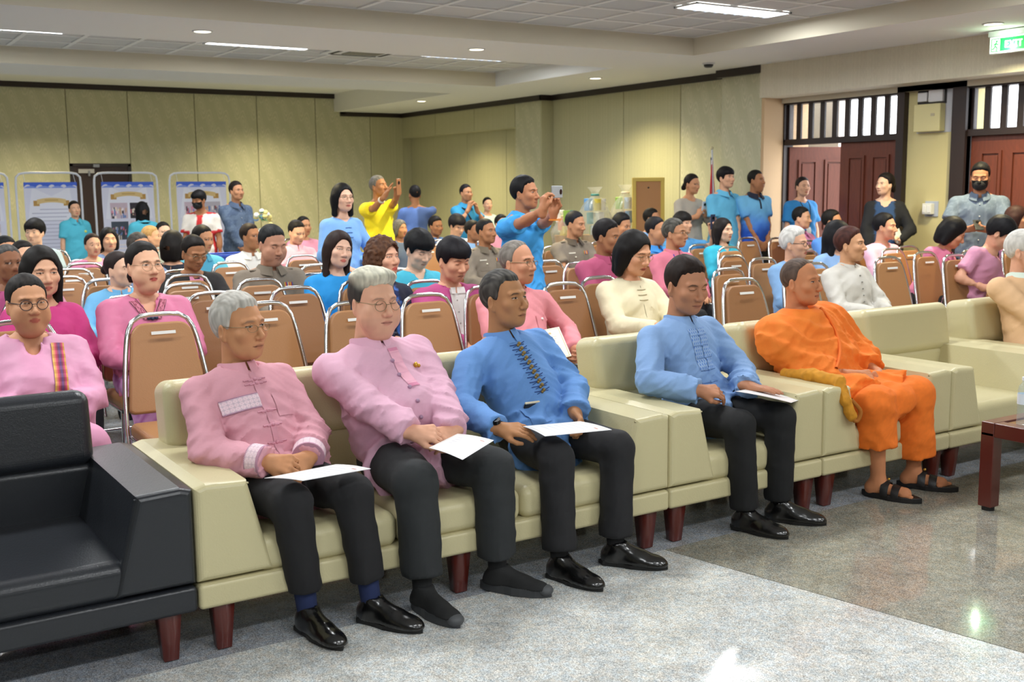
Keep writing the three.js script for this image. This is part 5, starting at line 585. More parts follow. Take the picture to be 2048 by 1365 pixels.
// near rows, from the photo's left
seated('woman with round dark glasses and pinned-back hair in dusty pink dress', 50, 546, -5.35, { sex: 'f', skin: '#bd8b68', hs: 1.06, hyaw: 14, hpitch: 5, chub: 1, fw: 1.05, folds: 1, hair: { st: 'tied', col: K, col2: '#4a4542', mix: 0.4, bun: 1 }, glasses: { dark: 1, r: 0.021, sq: 1, th: 0.0016 }, g: 1.32, belly: 0.05, sw: 0.19, pdz: 0.1,
  shirt: { name: 'dress', col: '#cf8fae', sleeve: '34', vee: 0.2, open: 0.085, hem: 0.5, cuff: 0.06, mat: mSilk }, pants: { skirt: 0.8, fn: (x, y, z) => { const k = Math.sin(x * 90) * Math.sin(y * 90); return y < 0.42 && k > 0.2 ? srgb('#8f2740') : srgb('#cf8fae'); } }, ...lap, extra: c => { const bt = flatMat(dataTex(64, (u, v, i, j) => [[201, 160, 78], [200, 120, 90], [179, 58, 90], [122, 53, 80], [90, 60, 110], [122, 53, 80], [179, 58, 90], [192, 138, 68]][(i >> 3) % 8].map(q => q + ((j >> 2) % 2 ? 14 : -8)))); c.put('woven_stripe', c.patch(0, 0, 0, 0, 6, 20, 0.005, (u, v) => [lerp(0.075, 0.135, u) - 0.035 * (1 - v), lerp(0.12, 0.93, v)]), bt, 'striped woven band'); c.put('necklace', merge([c.line([[-0.045, 1.0], [-0.03, 0.9], [0.0, 0.82]], 0.0018, -0.004), c.line([[0.045, 1.0], [0.03, 0.9], [0, 0.82]], 0.0018, -0.004)]), std('#3a2420', 0.6)); } });
seated('long-haired woman in magenta behind the woman in dusty pink', 80, 492, -6.5, { sex: 'f', skin: 'b', hs: 1.12, hyaw: 6, hpitch: 9, hair: { st: 'long', col: K, part: 0.0 }, shirt: { col: '#c23a7c', open: 0.08 }, ...lap });
seated('round-faced woman with thin glasses and swept-back hair in rose wrap blouse', 285, 481, -6.3, { sex: 'f', skin: '#d2a384', lips: '#a93a3c', hs: 1.1, hyaw: 20, hpitch: 3, chub: 1.25, fw: 1.1, hair: { st: 'tied', col: K, tail: 0.6 }, glasses: { r: 0.023, sq: 1, th: 0.0008 }, g: 1.3, belly: 0.03, sw: 0.192, shirt: { col: '#cc6f93', vee: 0.24, open: 0.078, sleeve: '34', mat: mSilk }, pants: { skirt: 0.9, fn: (x, y, z) => noise(x * 70, y * 70, z * 70) > 0.6 ? srgb('#a85f9c') : srgb('#c98fc0') }, ...lap, extra: c => { const bt = flatMat(dataTex(64, (u, v, i, j) => u < 0.1 || u > 0.92 ? [70, 36, 46] : noise(i * 0.2, j * 0.2, 2) > 0.55 ? [138, 66, 84] : [196, 116, 138])); for (const k of [1, -1]) c.put('patterned_lapel', c.patch(0, 0, 0, 0, 4, 10, 0.006, (u, v) => [k * (lerp(0.004, 0.062, v) + u * 0.042), lerp(0.74, 0.985, v) - u * 0.01]), bt, 'dark patterned lapel'); c.put('brooch', merge([ball(c.hit(0, 0.74, 0.006), 0.012, 8), ball(c.hit(-0.02, 0.745, 0.006), 0.011, 8), ball(c.hit(0.02, 0.745, 0.006), 0.011, 8)]), std('#22304a', 0.5)); } });
seated('woman in sky blue seen in profile behind the rose wrap blouse', 236, 502, -7.7, { sex: 'f', skin: 'a', hs: 0.98, hyaw: 42, hair: { st: 'tied', col: '#2a211f', bun: 1 }, shirt: { col: '#6fb2de', collar: 'mandarin' } });
seated('bespectacled man in black suit and pink shirt, head bowed', 385, 470, -8.2, { skin: 'd', hs: 1.03, hyaw: 20, hpitch: 24, res: 1, glasses: { r: 0.019 }, shirt: { name: 'suit_jacket', col: '#1d1a1b', front: 0.05, open: 0.085, inf: 0.018 }, ...low, extra: c => c.put('shirt_front', c.patch(-0.05, 0.05, 0.35, 0.97, 5, 10, 0.004), std('#dd8fb0', 0.8, { side: THREE.DoubleSide }), 'pink shirt front') });
seated('dark-haired person in black blazer turned to the back', 345, 460, -9.4, { sex: 'f', skin: 'b', yaw: 150, hyaw: 140, hair: { st: 'bob', col: K, len: -0.1, w: 0.045 }, shirt: { col: '#1f2430' }, nochair: true });
seated('grey-haired person mostly hidden behind the round-faced woman', 277, 464, -9.2, { skin: 'c', hyaw: 30, hair: { st: 'short', col: '#3c3733', col2: '#6d6862' }, shirt: { col: '#7b8fae' } });
seated('blond-dyed person in grey near the poster stands', 302, 451, -12.0, { skin: 'b', hyaw: 60, hs: 0.95, hair: { st: 'short', col: '#b08a58', col2: '#c9a878' }, shirt: { col: '#9aa29a' } });
seated('woman with tied hair peeking over black blazer', 326, 443, -13.0, { sex: 'f', skin: 'a', hyaw: 5, hair: { st: 'tied', col: K, bun: 1 }, shirt: { col: '#b8bcb0' } });
seated('woman in teal with hair tied back beside the man in black suit', 404, 449, -10.0, { sex: 'f', skin: 'c', hyaw: 35, hpitch: 15, hair: { st: 'tied', col: K, bun: 1 }, shirt: { col: '#4a9cba', collar: 'polo' }, ...low });
seated('man in white shirt seated behind the police officer', 500, 446, -10.0, { skin: 'd', hyaw: 34, hs: 1.0, hair: { st: 'short', col: '#231a16', rec: 0.012 }, shirt: { col: '#e0ddd6', collar: 'polo' }, ...lap });
const khaki = '#7d7264', uniform = (c) => { c.put('shoulder_board', merge([1, -1].map(k => rbox(0.05, 0.012, 0.1, 0, 0, 0, 0.005).applyMatrix4(new THREE.Matrix4().makeBasis(...c.M)).translate(...arr(c.T(k * 0.135, 0.985, -0.01))))), std('#5c5142', 0.6)); c.put('medal_ribbon', c.patch(0.05, 0.125, 0.72, 0.79, 5, 3, 0.004), flatMat(dataTex(32, (u, v, i) => [[200, 160, 60], [170, 50, 50], [60, 80, 140], [210, 190, 120], [190, 60, 60]][(i >> 2) % 5])), 'rows of medal ribbons'); c.put('name_badge', merge([c.patch(-0.12, -0.055, 0.74, 0.765, 3, 2, 0.004)]), std('#cfc9b8', 0.4, { side: THREE.DoubleSide })); for (const k of [1, -1]) c.put('pocket', c.patch(k * 0.045, k * 0.125, 0.52, 0.7, 5, 5, 0.003), std('#786d5f', 0.8, { side: THREE.DoubleSide })); c.put('badge', ball(c.hit(-0.06, 0.66, 0.004), 0.012, 8), std('#d2ccba', 0.3, { metalness: 0.6 })); };
{ const c = seated('police officer in khaki uniform bent over a phone', 542, 448, -7.5, { skin: '#bf8d72', hs: 1.1, hyaw: 18, hpitch: 22, eyes: 'down', chub: 0.9, fw: 1.06, neck: 1.1, res: 1, hair: { st: 'crop', col: '#17181a', col2: '#4b4a48', mix: 0.3, t: 0.008 }, g: 1.2, belly: 0.04, sw: 0.2, shirt: { name: 'uniform_shirt', col: khaki, ccol: '#6f6557', collar: 'polo', tuck: 1, sleeve: 'long' }, pants: { col: '#6d6252' }, armL: { w: [0.06, 0.2, 0.32], fd: [-0.5, 0.3, 0.6], pn: [-0.6, 0.6, 0], pose: 'grip' }, armR: { w: [-0.1, 0.2, 0.28], fd: [0.7, 0.1, 0.6], pn: [0.3, -0.8, 0.2], pose: 'pinch' }, extra: uniform }); phoneAt('black phone in flip cover held by the police officer', c.bw(0.0, 0.26, 0.4, c.P), 0.25, -0.9, 0.085, 0.16, '#15161a', false); }
seated('man in pale pink shirt looking down behind the police officer', 592, 440, -11.0, { skin: 'b', hyaw: 20, hpitch: 22, hs: 1.0, hair: { st: 'short', col: K }, shirt: { col: '#e3a9bd', collar: 'mandarin', sleeve: 'short' }, ...low });
seated('girl in pink just past the man in pale pink', 607, 432, -12.9, { sex: 'f', skin: 'c', hyaw: 10, hair: { st: 'tied', col: K, tail: 0.4 }, shirt: { col: '#d78fa8' } });
seated('woman with long brown hair in bright azure blouse tilting her head', 676, 461, -7.2, { sex: 'f', skin: '#dfb49a', lips: '#c4584f', hs: 1.06, hyaw: 2, hpitch: 6, hroll: -9, hair: { st: 'long', col: '#2a1d1a', part: 0.0, w: 0.034, fwd: 0.03 }, sw: 0.17, g: 1.1, shirt: { col: '#1f8fd6', open: 0.08, hem: 0.4 }, pants: { col: '#1f7fc4' }, ...lap });
seated('woman with wavy brown hair in navy lace blouse', 766, 474, -6.45, { sex: 'f', skin: '#d3a184', lips: '#c0423f', hs: 1.06, hyaw: 26, hpitch: 2, folds: 1, earring: 1, hair: { st: 'curly', col: '#4a3124', col2: '#6d4b33' }, shirt: { col: '#191d33', fn: (t) => t[0] > 0.02 && t[0] < 0.06 && t[2] > 0 ? srgb(noise(t[0] * 90, t[1] * 40, 1) > 0.5 ? '#4f7fd0' : '#20305e') : null }, ...lap });
seated('person with thick black hair in turquoise tunic, head bowed', 836, 460, -7.2, { skin: 'a', hs: 1.1, hyaw: 8, hpitch: 30, eyes: 'down', hair: { st: 'bowl', col: '#121214' }, shirt: { col: '#45b4cf', vee: 0.12, open: 0.075 }, ...low });
seated('young man in raspberry jacket over white shirt looking down', 905, 474, -6.1, { skin: '#cf9a7c', hs: 1.12, hyaw: 8, hpitch: 22, eyes: 'down', hair: { st: 'bowl', col: '#18161a', t: 0.016 }, sw: 0.19, shirt: { name: 'jacket', col: '#b94d85', front: 0.062, open: 0.08, inf: 0.018 }, armL: { w: [0.05, 0.08, 0.3], pose: 'lap' }, armR: { w: [-0.08, 0.08, 0.3], pose: 'lap' }, extra: c => { c.put('shirt_front', c.patch(-0.055, 0.055, 0.05, 0.97, 6, 14, 0.006), std('#ded9d6', 0.8, { side: THREE.DoubleSide }), 'white shirt front'); c.put('shirt_collar', merge([c.patch(-0.05, -0.005, 0.9, 1.0, 3, 3, 0.014), c.patch(0.005, 0.05, 0.9, 1.0, 3, 3, 0.014)]), std('#e6e2e0', 0.8, { side: THREE.DoubleSide })); for (let i = 0; i < 4; i++) c.put('button', ball(c.hit(0, 0.8 - i * 0.18, 0.006), 0.006, 6), std('#bdb8b4', 0.5)); } });
{ const c = seated('balding man with rimless glasses and salmon pink shirt holding a framed certificate', 1035, 479, -5.5, { skin: '#c08a6c', hs: 1.08, hyaw: 30, hpitch: 4, folds: 1, bags: 1, hair: { st: 'balding', col: '#6b655f', col2: '#a39d95', t: 0.006 }, glasses: { sq: 0.75 }, g: 1.1, belly: 0.03, sw: 0.192, shirt: { col: '#e08e97', collar: 'mandarin', wr: 1.2 }, armL: { w: [0.26, 0.08, 0.2], fd: [-0.3, -0.3, 0.8], pn: [-0.8, 0, -0.3], pose: 'grip' }, armR: { w: [-0.08, 0.12, 0.28], pose: 'lap' }, extra: c => { c.put('pocket', c.patch(0.04, 0.125, 0.45, 0.66, 6, 6, 0.004), std('#dc8a93', 0.85, { side: THREE.DoubleSide })); c.put('pin', ball(c.hit(0.09, 0.6, 0.006), 0.009, 6), std('#efe6e6', 0.4)); } });
  const z0 = -5.0; sheet('certificate', 'cream framed certificate held by the balding man in salmon pink', [onZ(1055, 668, z0 - 0.14), onZ(1118, 654, z0 - 0.12), onZ(1143, 712, z0 + 0.02), onZ(1082, 730, z0)], null, certTex); }
seated('khaki-uniformed officer with crew cut gazing right, third row', 972, 436, -9.2, { skin: 'd', hs: 1.02, hyaw: 26, res: 1, hair: { st: 'crop', col: '#17171a' }, neck: 1.1, shirt: { name: 'uniform_shirt', col: khaki, ccol: '#5f5648', collar: 'polo', tuck: 1 }, pants: { col: '#6d6252' }, sw: 0.19, extra: uniform });
seated('khaki-uniformed officer with white paper behind the photographer', 1150, 421, -9.1, { skin: 'c', hs: 1.06, hyaw: 30, hpitch: 14, res: 1, hair: { st: 'crop', col: '#1c1d24' }, shirt: { name: 'uniform_shirt', col: khaki, ccol: '#4a4036', collar: 'polo', tuck: 1, sleeve: 'short' }, pants: { col: '#6d6252' }, sw: 0.19, ...low, extra: uniform });
seated('man in mauve shirt with black hair, turned to profile', 1214, 438, -6.9, { skin: 'd', hs: 1.08, hyaw: 32, hpitch: 12, hair: { st: 'short', col: '#191617', t: 0.014 }, sw: 0.19, shirt: { col: '#a94a6c', collar: 'mandarin', hem: 0.45 }, ...low });
seated('woman in cream blouse with rimless glasses and black bob, reading', 1268, 461, -5.6, { sex: 'f', skin: '#cf9a78', lips: '#a8453f', hs: 1.14, hyaw: 16, hpitch: 20, eyes: 'down', hair: { st: 'bob', col: '#151312', len: -0.12 }, glasses: { r: 0.019, sq: 0.8, th: 0.0009 }, g: 1.18, sw: 0.178, shirt: { col: '#e3d9b8', open: 0.07, fn: null, hem: 0.4 }, pants: { col: '#d9cda8', skirt: 0.8 }, ...low, extra: c => { for (const y of [0.86, 0.78, 0.7]) c.put('frog_knot', c.line([[-0.035, y], [0, y - 0.004], [0.035, y]], 0.002, 0.002), std('#a99e80', 0.8)); c.put('placket', c.line([[0, 0.92], [0, 0.6], [0.01, 0.2]], 0.0016, 0.002), std('#8e8468', 0.8)); } });
seated('man in rose shirt with purple lanyard and grey hair', 1350, 436, -7.3, { skin: 'c', hs: 1.04, hyaw: 32, folds: 1, hair: { st: 'short', col: '#37352f', col2: '#7f7c75', mix: 0.6 }, glasses: { sq: 0.7 }, shirt: { col: '#d5788c', collar: 'mandarin' }, ...lap, extra: lanyard('#4b3aa0') });
seated('man in bright blue shirt beside the grey-haired lanyard man', 1312, 433, -8.4, { skin: 'c', hs: 1.04, hyaw: 30, hpitch: 8, chub: 0.9, hair: { st: 'short', col: '#1d1c20' }, shirt: { col: '#3b8fe0', collar: 'polo', sleeve: 'short' }, ...low });
seated('black-haired man in pale pink partly hidden by the mauve shirt', 1243, 426, -9.6, { skin: 'c', hs: 1.06, hyaw: 25, hpitch: 20, hair: { st: 'short', col: '#17171a', t: 0.016 }, shirt: { col: '#e2b0c4' } });
seated('man in light blue in front of the cork board', 1304, 416, -10.3, { skin: 'c', hyaw: 35, hpitch: 6, hair: { st: 'short', col: K, rec: 0.01 }, shirt: { col: '#7ba7dc' } });
{ const c = seated('person in blue raising a phone by the lanyard man', 1366, 424, -9.2, { skin: 'b', hyaw: 20, hpitch: 4, hair: { st: 'bowl', col: '#1c1a1a' }, shirt: { col: '#4a90c8', sleeve: 'short' }, armL: { w: [0.1, 0.56, 0.32], fd: [-0.2, 0.9, 0.2], pn: [-0.6, 0, 0.8], pose: 'grip', hint: [0.7, -0.8, 0] } }); phoneAt('dark phone raised above the lanyard man', c.arms[0].w.clone().add(V(-0.03, 0.1, 0.05)), 0.2, 0, 0.08, 0.16, '#2b3550'); }
seated('woman with shoulder-length bob in turquoise jacket', 1447, 436, -8.3, { sex: 'f', skin: 'a', hs: 0.98, hyaw: 14, res: 1, hair: { st: 'bob', col: '#1c1718' }, shirt: { col: '#2ba6c4', vee: 0.12 }, ...lap });
seated('elderly woman with white hair and red-rimmed glasses in pale blue', 1590, 454, -6.3, { sex: 'f', skin: '#d0a184', hs: 1.06, hyaw: 26, hpitch: 6, folds: 1, hair: { st: 'short', col: '#c9c7c2', col2: '#ecebe7', t: 0.022 }, glasses: { dark: 1, r: 0.021, sq: 0.8, th: 0.0018, lab: 'red-rimmed glasses' }, g: 1.15, shirt: { col: '#7ea6d2', open: 0.072 }, ...lap });
seated('man in pink behind the elderly white-haired woman', 1604, 413, -8.8, { skin: 'b', hs: 1.02, hyaw: 28, hpitch: 8, hair: { st: 'short', col: '#1b1817' }, shirt: { col: '#d389bb', collar: 'polo' }, ...low });
seated('woman with long black hair in light blue beside the white-haired woman', 1676, 441, -6.8, { sex: 'f', skin: 'a', hs: 1.08, hyaw: 40, hpitch: 14, hair: { st: 'long', col: '#16161a', len: -0.2 }, shirt: { col: '#8fb4e2' }, ...lap });
seated('man in cobalt blue near the dark door leaf', 1665, 419, -8.1, { skin: 'c', hyaw: 32, hpitch: 6, hair: { st: 'short', col: K, t: 0.014 }, shirt: { col: '#4d83cf' }, ...lap });
seated('woman with cropped auburn hair in silver grey mandarin blouse', 1702, 453, -5.6, { sex: 'f', skin: '#c99873', lips: '#a5503f', hs: 1.06, hyaw: 28, hpitch: 3, folds: 1, hair: { st: 'tied', col: '#3d2420', col2: '#5d352c', t: 0.016 }, sw: 0.17, g: 1.08, shirt: { col: '#c9c6be', collar: 'mandarin', hem: 0.4, mat: mSilk }, ...lap, extra: buttons(6, '#8f8c86') });
seated('man in blush pink shirt with black hair by the dark door', 1771, 426, -7.3, { skin: '#cb977a', hs: 1.08, hyaw: 28, hpitch: 6, hair: { st: 'short', col: '#161518', t: 0.015 }, sw: 0.185, shirt: { col: '#e7b3cb', vee: 0.1, sleeve: '34' }, ...lap });
seated('woman in rose blouse with black bob bending sideways', 1905, 434, -6.3, { sex: 'f', skin: '#c58f70', hs: 1.1, hyaw: 45, hpitch: 34, eyes: 'down', pdx: -0.12, pdz: -0.1, hair: { st: 'bob', col: '#121012', len: -0.1, w: 0.04 }, shirt: { col: '#dc7f9f', sleeve: 'short', collar: 'polo' }, armL: { w: [0.3, 0.05, 0.2], fd: [0.8, -0.2, 0.3] }, armR: { w: [0.15, 0.02, 0.25], fd: [0.8, -0.2, 0.3] } });
seated('person in mauve pink with a bowl cut bending forward, far right', 2000, 433, -5.7, { skin: '#c99579', hs: 1.1, hyaw: 35, hpitch: 40, eyes: 'down', pdx: -0.16, pdz: -0.16, hair: { st: 'bowl', col: '#121114' }, shirt: { col: '#c98aa6', sleeve: 'short' }, ...low });
seated('woman with brown wavy hair at the far right edge', 2036, 411, -6.4, { sex: 'f', skin: 'c', hs: 1.0, hyaw: 30, hair: { st: 'long', col: '#3a2420', len: -0.2 }, shirt: { col: '#b77ba2' } });
seated('boy with tousled black hair in pale grey T-shirt before a poster', 68, 438, -11.8, { skin: 'a', hyaw: -35, hpitch: 8, hs: 1.02, hair: { st: 'bowl', col: '#141314' }, shirt: { col: '#a9bcc6', sleeve: 'short' } });
seated('girl with pink scalloped collar on black dress', 184, 466, -10.2, { sex: 'f', skin: 'b', hs: 0.85, hyaw: 4, hair: { st: 'tied', col: '#251a17', bun: 1 }, shirt: { col: '#1a1718', fn: t => t[1] > 0.86 ? srgb('#e68fb4') : null } });
seated('woman with fringe and black bob behind the girl in pink collar', 216, 455, -11.0, { sex: 'f', skin: 'b', hs: 0.92, hyaw: -2, hair: { st: 'bob', col: '#121112', len: -0.09, fringe: 1 }, shirt: { col: '#8fa9cf' } });
seated('dark-skinned grey-haired man at the left edge', 14, 487, -7.6, { skin: 'e', hyaw: 20, hair: { st: 'crop', col: '#3a3938', col2: '#6d6b68' }, shirt: { col: '#a84a78' } });
seated('black-haired person behind the left edge man', 10, 471, -9.2, { skin: 'c', hyaw: 20, hair: { st: 'short', col: '#1a1b1c' }, shirt: { col: '#6c86a4' } });
seated('dark-haired woman half hidden behind the long-haired woman', 45, 480, -8.4, { sex: 'f', skin: 'b', hyaw: 20, hair: { st: 'tied', col: K }, shirt: { col: '#c98aa0' } });
seated('elderly grey-haired woman below the yellow shirt', 800, 439, -11.4, { sex: 'f', skin: 'c', hs: 0.86, hyaw: 20, hair: { st: 'bob', col: '#5f5c58', col2: '#8d8a86', len: -0.07 }, shirt: { col: '#556480' } });
seated('man in slate blue with dark hair in the far middle', 871, 432, -12.3, { skin: 'd', hs: 1.0, hyaw: 16, hpitch: 10, hair: { st: 'short', col: K, t: 0.014 }, shirt: { col: '#5575a8', collar: 'polo' } });
seated('boy with fringe and head bowed in white', 913, 429, -11.2, { skin: 'b', hs: 1.0, hyaw: 10, hpitch: 26, hair: { st: 'bowl', col: '#15131a' }, shirt: { col: '#c9d6e6' } });
seated('man in light blue left of the gazing officer', 946, 440, -10.0, { skin: 'd', hs: 0.9, hyaw: 30, hair: { st: 'short', col: K }, shirt: { col: '#8db4dc', collar: 'polo' } });
seated('woman glimpsed behind the gazing officer', 1003, 428, -12.0, { sex: 'f', skin: 'b', hyaw: 0, hair: { st: 'tied', col: K }, shirt: { col: '#c98aa0' } });
// ---------------------------------------------------------------- people standing along the walls and aisles
function standing(d, x, y, w, o) { const top = onW(x, y, w); return person({ lab: d, grp: 'people standing', pose: 'stand', res: o.res ?? 2, top, s: top.y / 1.7, ...o, hs: (o.hs ?? 0.98) * top.y / 1.7, skin: SK[o.skin] || o.skin || SK.c, kout: 0 }); }
const down = { armL: { w: [0.24, -0.08, 0.06], fd: [0, -1, 0.1], pn: [-1, 0, 0] }, armR: { w: [-0.24, -0.08, 0.06], fd: [0, -1, 0.1], pn: [1, 0, 0] } };
const frontClasp = { armL: { w: [0.06, -0.02, 0.2], fd: [-0.8, -0.5, 0.1], pn: [0, 0, -1], pose: 'lap' }, armR: { w: [-0.06, -0.02, 0.2], fd: [0.8, -0.5, 0.1], pn: [0, 0, -1], pose: 'lap' } };
{ // photographer
  const c = standing('man in azure polo shirt photographing with a raised phone', 1050, 351, 7.3, { res: 0, yaw: 22, hyaw: 34, hpitch: 4, skin: '#b07a58', hs: 0.93, hair: { st: 'short', col: '#131214', t: 0.016 }, shirt: { col: '#3d9fe6', sleeve: 'short', collar: 'polo', tuck: 1 }, pants: { col: '#141416' }, armL: { world: onW(1112, 422, 6.95), fd: [-0.1, 1, 0.1], pn: [-0.8, 0, 0.5], pose: 'grip', hint: [0.5, -1, 0.1] }, armR: { world: onW(1092, 418, 6.75), fd: [0.1, 1, 0.05], pn: [0.8, 0, 0.5], pose: 'grip', hint: [-0.6, -1, 0.2] }, extra: c => { c.put('belt', rod(c.T(0, 0.02, 0).add(V(0, -0.02, 0)), c.T(0, 0.02, 0).add(V(0, 0.02, 0)), 0.158, 0.155, 24).scale(1, 1, 1), std('#1b1817', 0.4)); c.put('wristband', rod(c.arms[0].w.clone().add(V(0, -0.05, 0)), c.arms[0].w.clone().add(V(0, -0.04, 0)), 0.031, 0.031, 14), std('#e08a2e', 0.6), 'orange wrist string'); } });
  const p = onW(1114, 384, 6.85); phoneAt('silver phone held sideways by the photographer', p, rad(30), 0, 0.15, 0.075, '#9fa4a8'); }
{ const c = standing('woman in powder blue blouse with glasses and sleek black bob', 685, 366, 9.7, { sex: 'f', res: 1, yaw: 8, hyaw: 12, skin: '#d8ab90', lips: '#b5524c', hs: 1.06, hair: { st: 'bob', col: '#0f0e10', len: -0.14, part: -0.01 }, glasses: { r: 0.02, sq: 0.75 }, shirt: { col: '#7aa9e2', hem: 0.14, open: 0.066 }, armL: { w: [0.14, 0.12, 0.22], fd: [-0.5, -0.2, 0.4] }, armR: { w: [-0.1, 0.1, 0.22], fd: [0.6, -0.2, 0.4] }, extra: c => { for (const y of [0.84, 0.76, 0.68]) c.put('frog_knot', c.line([[-0.03, y], [0, y + 0.004], [0.03, y]], 0.0035, 0.003), std('#4f78b8', 0.8)); } }); }
{ const c = standing('older man in yellow T-shirt filming with a phone', 757, 350, 12.2, { res: 1, yaw: 20, hyaw: 30, hpitch: -4, skin: '#9a6a48', hair: { st: 'short', col: '#5d5a56', col2: '#8d8a85' }, shirt: { col: '#ead71c', sleeve: 'short', hem: 0.16, inf: 0.02 }, armL: { world: onW(797, 388, 11.8), fd: [0, 1, 0.2], pn: [-0.8, 0, 0.4], pose: 'grip', hint: [0.6, -1, 0] }, armR: { world: onW(770, 392, 11.7), fd: [0.5, 0.8, 0.2], pn: [0.6, 0, 0.6], pose: 'flat', hint: [-0.6, -1, 0.2] }, extra: c => c.put('wristband', rod(c.arms[1].w.clone().lerp(c.arms[1].e, 0.3), c.arms[1].w.clone().lerp(c.arms[1].e, 0.38), 0.036, 0.037, 12), std('#d8d4cc', 0.6), 'pale wristband') }); phoneAt('brown-cased phone held up by the man in yellow', onW(797, 374, 11.75), rad(30), 0, 0.085, 0.175, '#8a5d3e'); }
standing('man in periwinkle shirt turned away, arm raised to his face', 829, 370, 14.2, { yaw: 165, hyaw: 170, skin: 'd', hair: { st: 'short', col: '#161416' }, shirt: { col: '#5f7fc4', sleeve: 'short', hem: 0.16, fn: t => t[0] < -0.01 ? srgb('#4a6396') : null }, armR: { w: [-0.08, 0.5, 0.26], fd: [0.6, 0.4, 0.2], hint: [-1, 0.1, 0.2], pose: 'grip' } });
standing('man in teal polo holding a camera to his face', 932, 368, 14.8, { yaw: 10, hyaw: 6, hpitch: 4, skin: 'c', hair: { st: 'short', col: '#17151a' }, shirt: { col: '#2d8fc0', sleeve: 'short', collar: 'polo', hem: 0.16 }, armL: { w: [0.02, 0.5, 0.22], fd: [-0.3, 0.9, 0], hint: [0.8, -1, 0], pose: 'grip' }, armR: { w: [-0.1, 0.52, 0.2], fd: [0.2, 0.9, 0], hint: [-0.8, -1, 0], pose: 'grip' }, extra: c => c.put('camera_strap', c.line([[-0.1, 0.95], [-0.02, 0.7], [0.06, 0.4]], 0.011, 0.004), std('#1a1a1c', 0.7)) });
standing('small woman in pale mint top at the far wall', 975, 394, 16, { sex: 'f', yaw: 0, hyaw: -12, skin: 'b', hair: { st: 'tied', col: K, bun: 1 }, shirt: { col: '#c4d6cc', sleeve: 'short' }, ...down });
standing('smiling woman in aqua polo beside the first full poster', 148, 401, 14.2, { sex: 'f', yaw: 10, hyaw: 12, hroll: 4, skin: 'b', res: 1, g: 1.15, hair: { st: 'tied', col: K, tail: 0.3 }, shirt: { col: '#4fb4cc', sleeve: 'short', collar: 'polo', hem: 0.2 }, ...down, extra: c => c.put('logo_patch', ball(c.hit(0.08, 0.7, 0.0), 0.018, 8), std('#cfd86a', 0.6)) });
standing('woman with long black hair seen from behind, reading a poster', 283, 403, 13.9, { sex: 'f', yaw: 185, hyaw: 185, skin: 'b', hair: { st: 'long', col: '#101012', len: -0.3, w: 0.045 }, shirt: { col: '#4fb4cc', sleeve: 'short', collar: 'polo', hem: 0.2 }, ...down });
standing('young man in white and red shirt wearing a black mask', 397, 380, 13.3, { res: 1, yaw: -30, hyaw: -56, hpitch: 18, mask: 1, eyes: 'down', skin: 'd', hair: { st: 'bowl', col: '#141315', t: 0.014 }, shirt: { col: '#e6e0d8', sleeve: 'short', open: 0.075, ccol: '#b8282a', hem: 0.16, fn: (t, w, c) => { if (t[2] > 0 && Math.abs(t[0]) < 0.035 && t[1] > 0.4) return srgb('#c0282c'); if (t[1] > 0.97) return srgb('#c0282c'); for (const a of c.arms) { const q = a.e.clone().sub(a.s), l = q.length(), u = ((w[0] - a.s.x) * q.x + (w[1] - a.s.y) * q.y + (w[2] - a.s.z) * q.z) / (l * l), e = Math.hypot(w[0] - a.s.x - q.x * u, w[1] - a.s.y - q.y * u, w[2] - a.s.z - q.z * u); if (u > 0.57 && e < 0.09) return srgb('#c0282c'); } return null; } }, ...down });
standing('man in navy checked shirt with hands folded before him', 472, 362, 13.9, { res: 1, yaw: 14, hyaw: 24, skin: 'c', hair: { st: 'short', col: '#231c1a', t: 0.014 }, shirt: { col: '#4c5d78', collar: 'polo', hem: 0.12, fn: t => (Math.sin(t[0] * 330) > 0.6 || Math.sin(t[1] * 170) > 0.6) ? srgb('#5f7088') : null }, ...frontClasp, extra: buttons(5, '#b9c0c8') });
{ const c = standing('girl in grey blouse and red skirt looking at her phone', 1384, 347, 13.4, { sex: 'f', yaw: 0, hyaw: 10, hpitch: 12, skin: 'c', hair: { st: 'tied', col: '#1d1715', tail: 0.3 }, shirt: { col: '#a9a297', sleeve: '34', tuck: 1 }, pants: { skirt: 0.7, col: '#9c1f28' }, armL: { w: [0.04, 0.38, 0.22], fd: [-0.3, 0.8, 0], pose: 'grip', hint: [1, -1, 0] }, armR: { w: [-0.06, 0.36, 0.22], fd: [0.3, 0.8, 0], pose: 'grip', hint: [-1, -1, 0] } }); phoneAt('white phone in the hands of the girl in grey', c.bw(0, 0.46, 0.26, c.P), 0.1, 0.2, 0.08, 0.15, '#d8d8dc'); }
standing('tall boy in light blue polo leaning by the column', 1452, 333, 13.2, { res: 1, yaw: 0, hyaw: 6, skin: 'b', hair: { st: 'bowl', col: '#131214', t: 0.016 }, shirt: { col: '#62b4dc', sleeve: 'short', collar: 'polo', hem: 0.14 }, armL: { w: [0.1, -0.06, 0.16], fd: [-0.5, -0.8, 0.1] }, armR: { w: [-0.16, -0.04, 0.1], fd: [0.2, -0.9, 0.1] } });
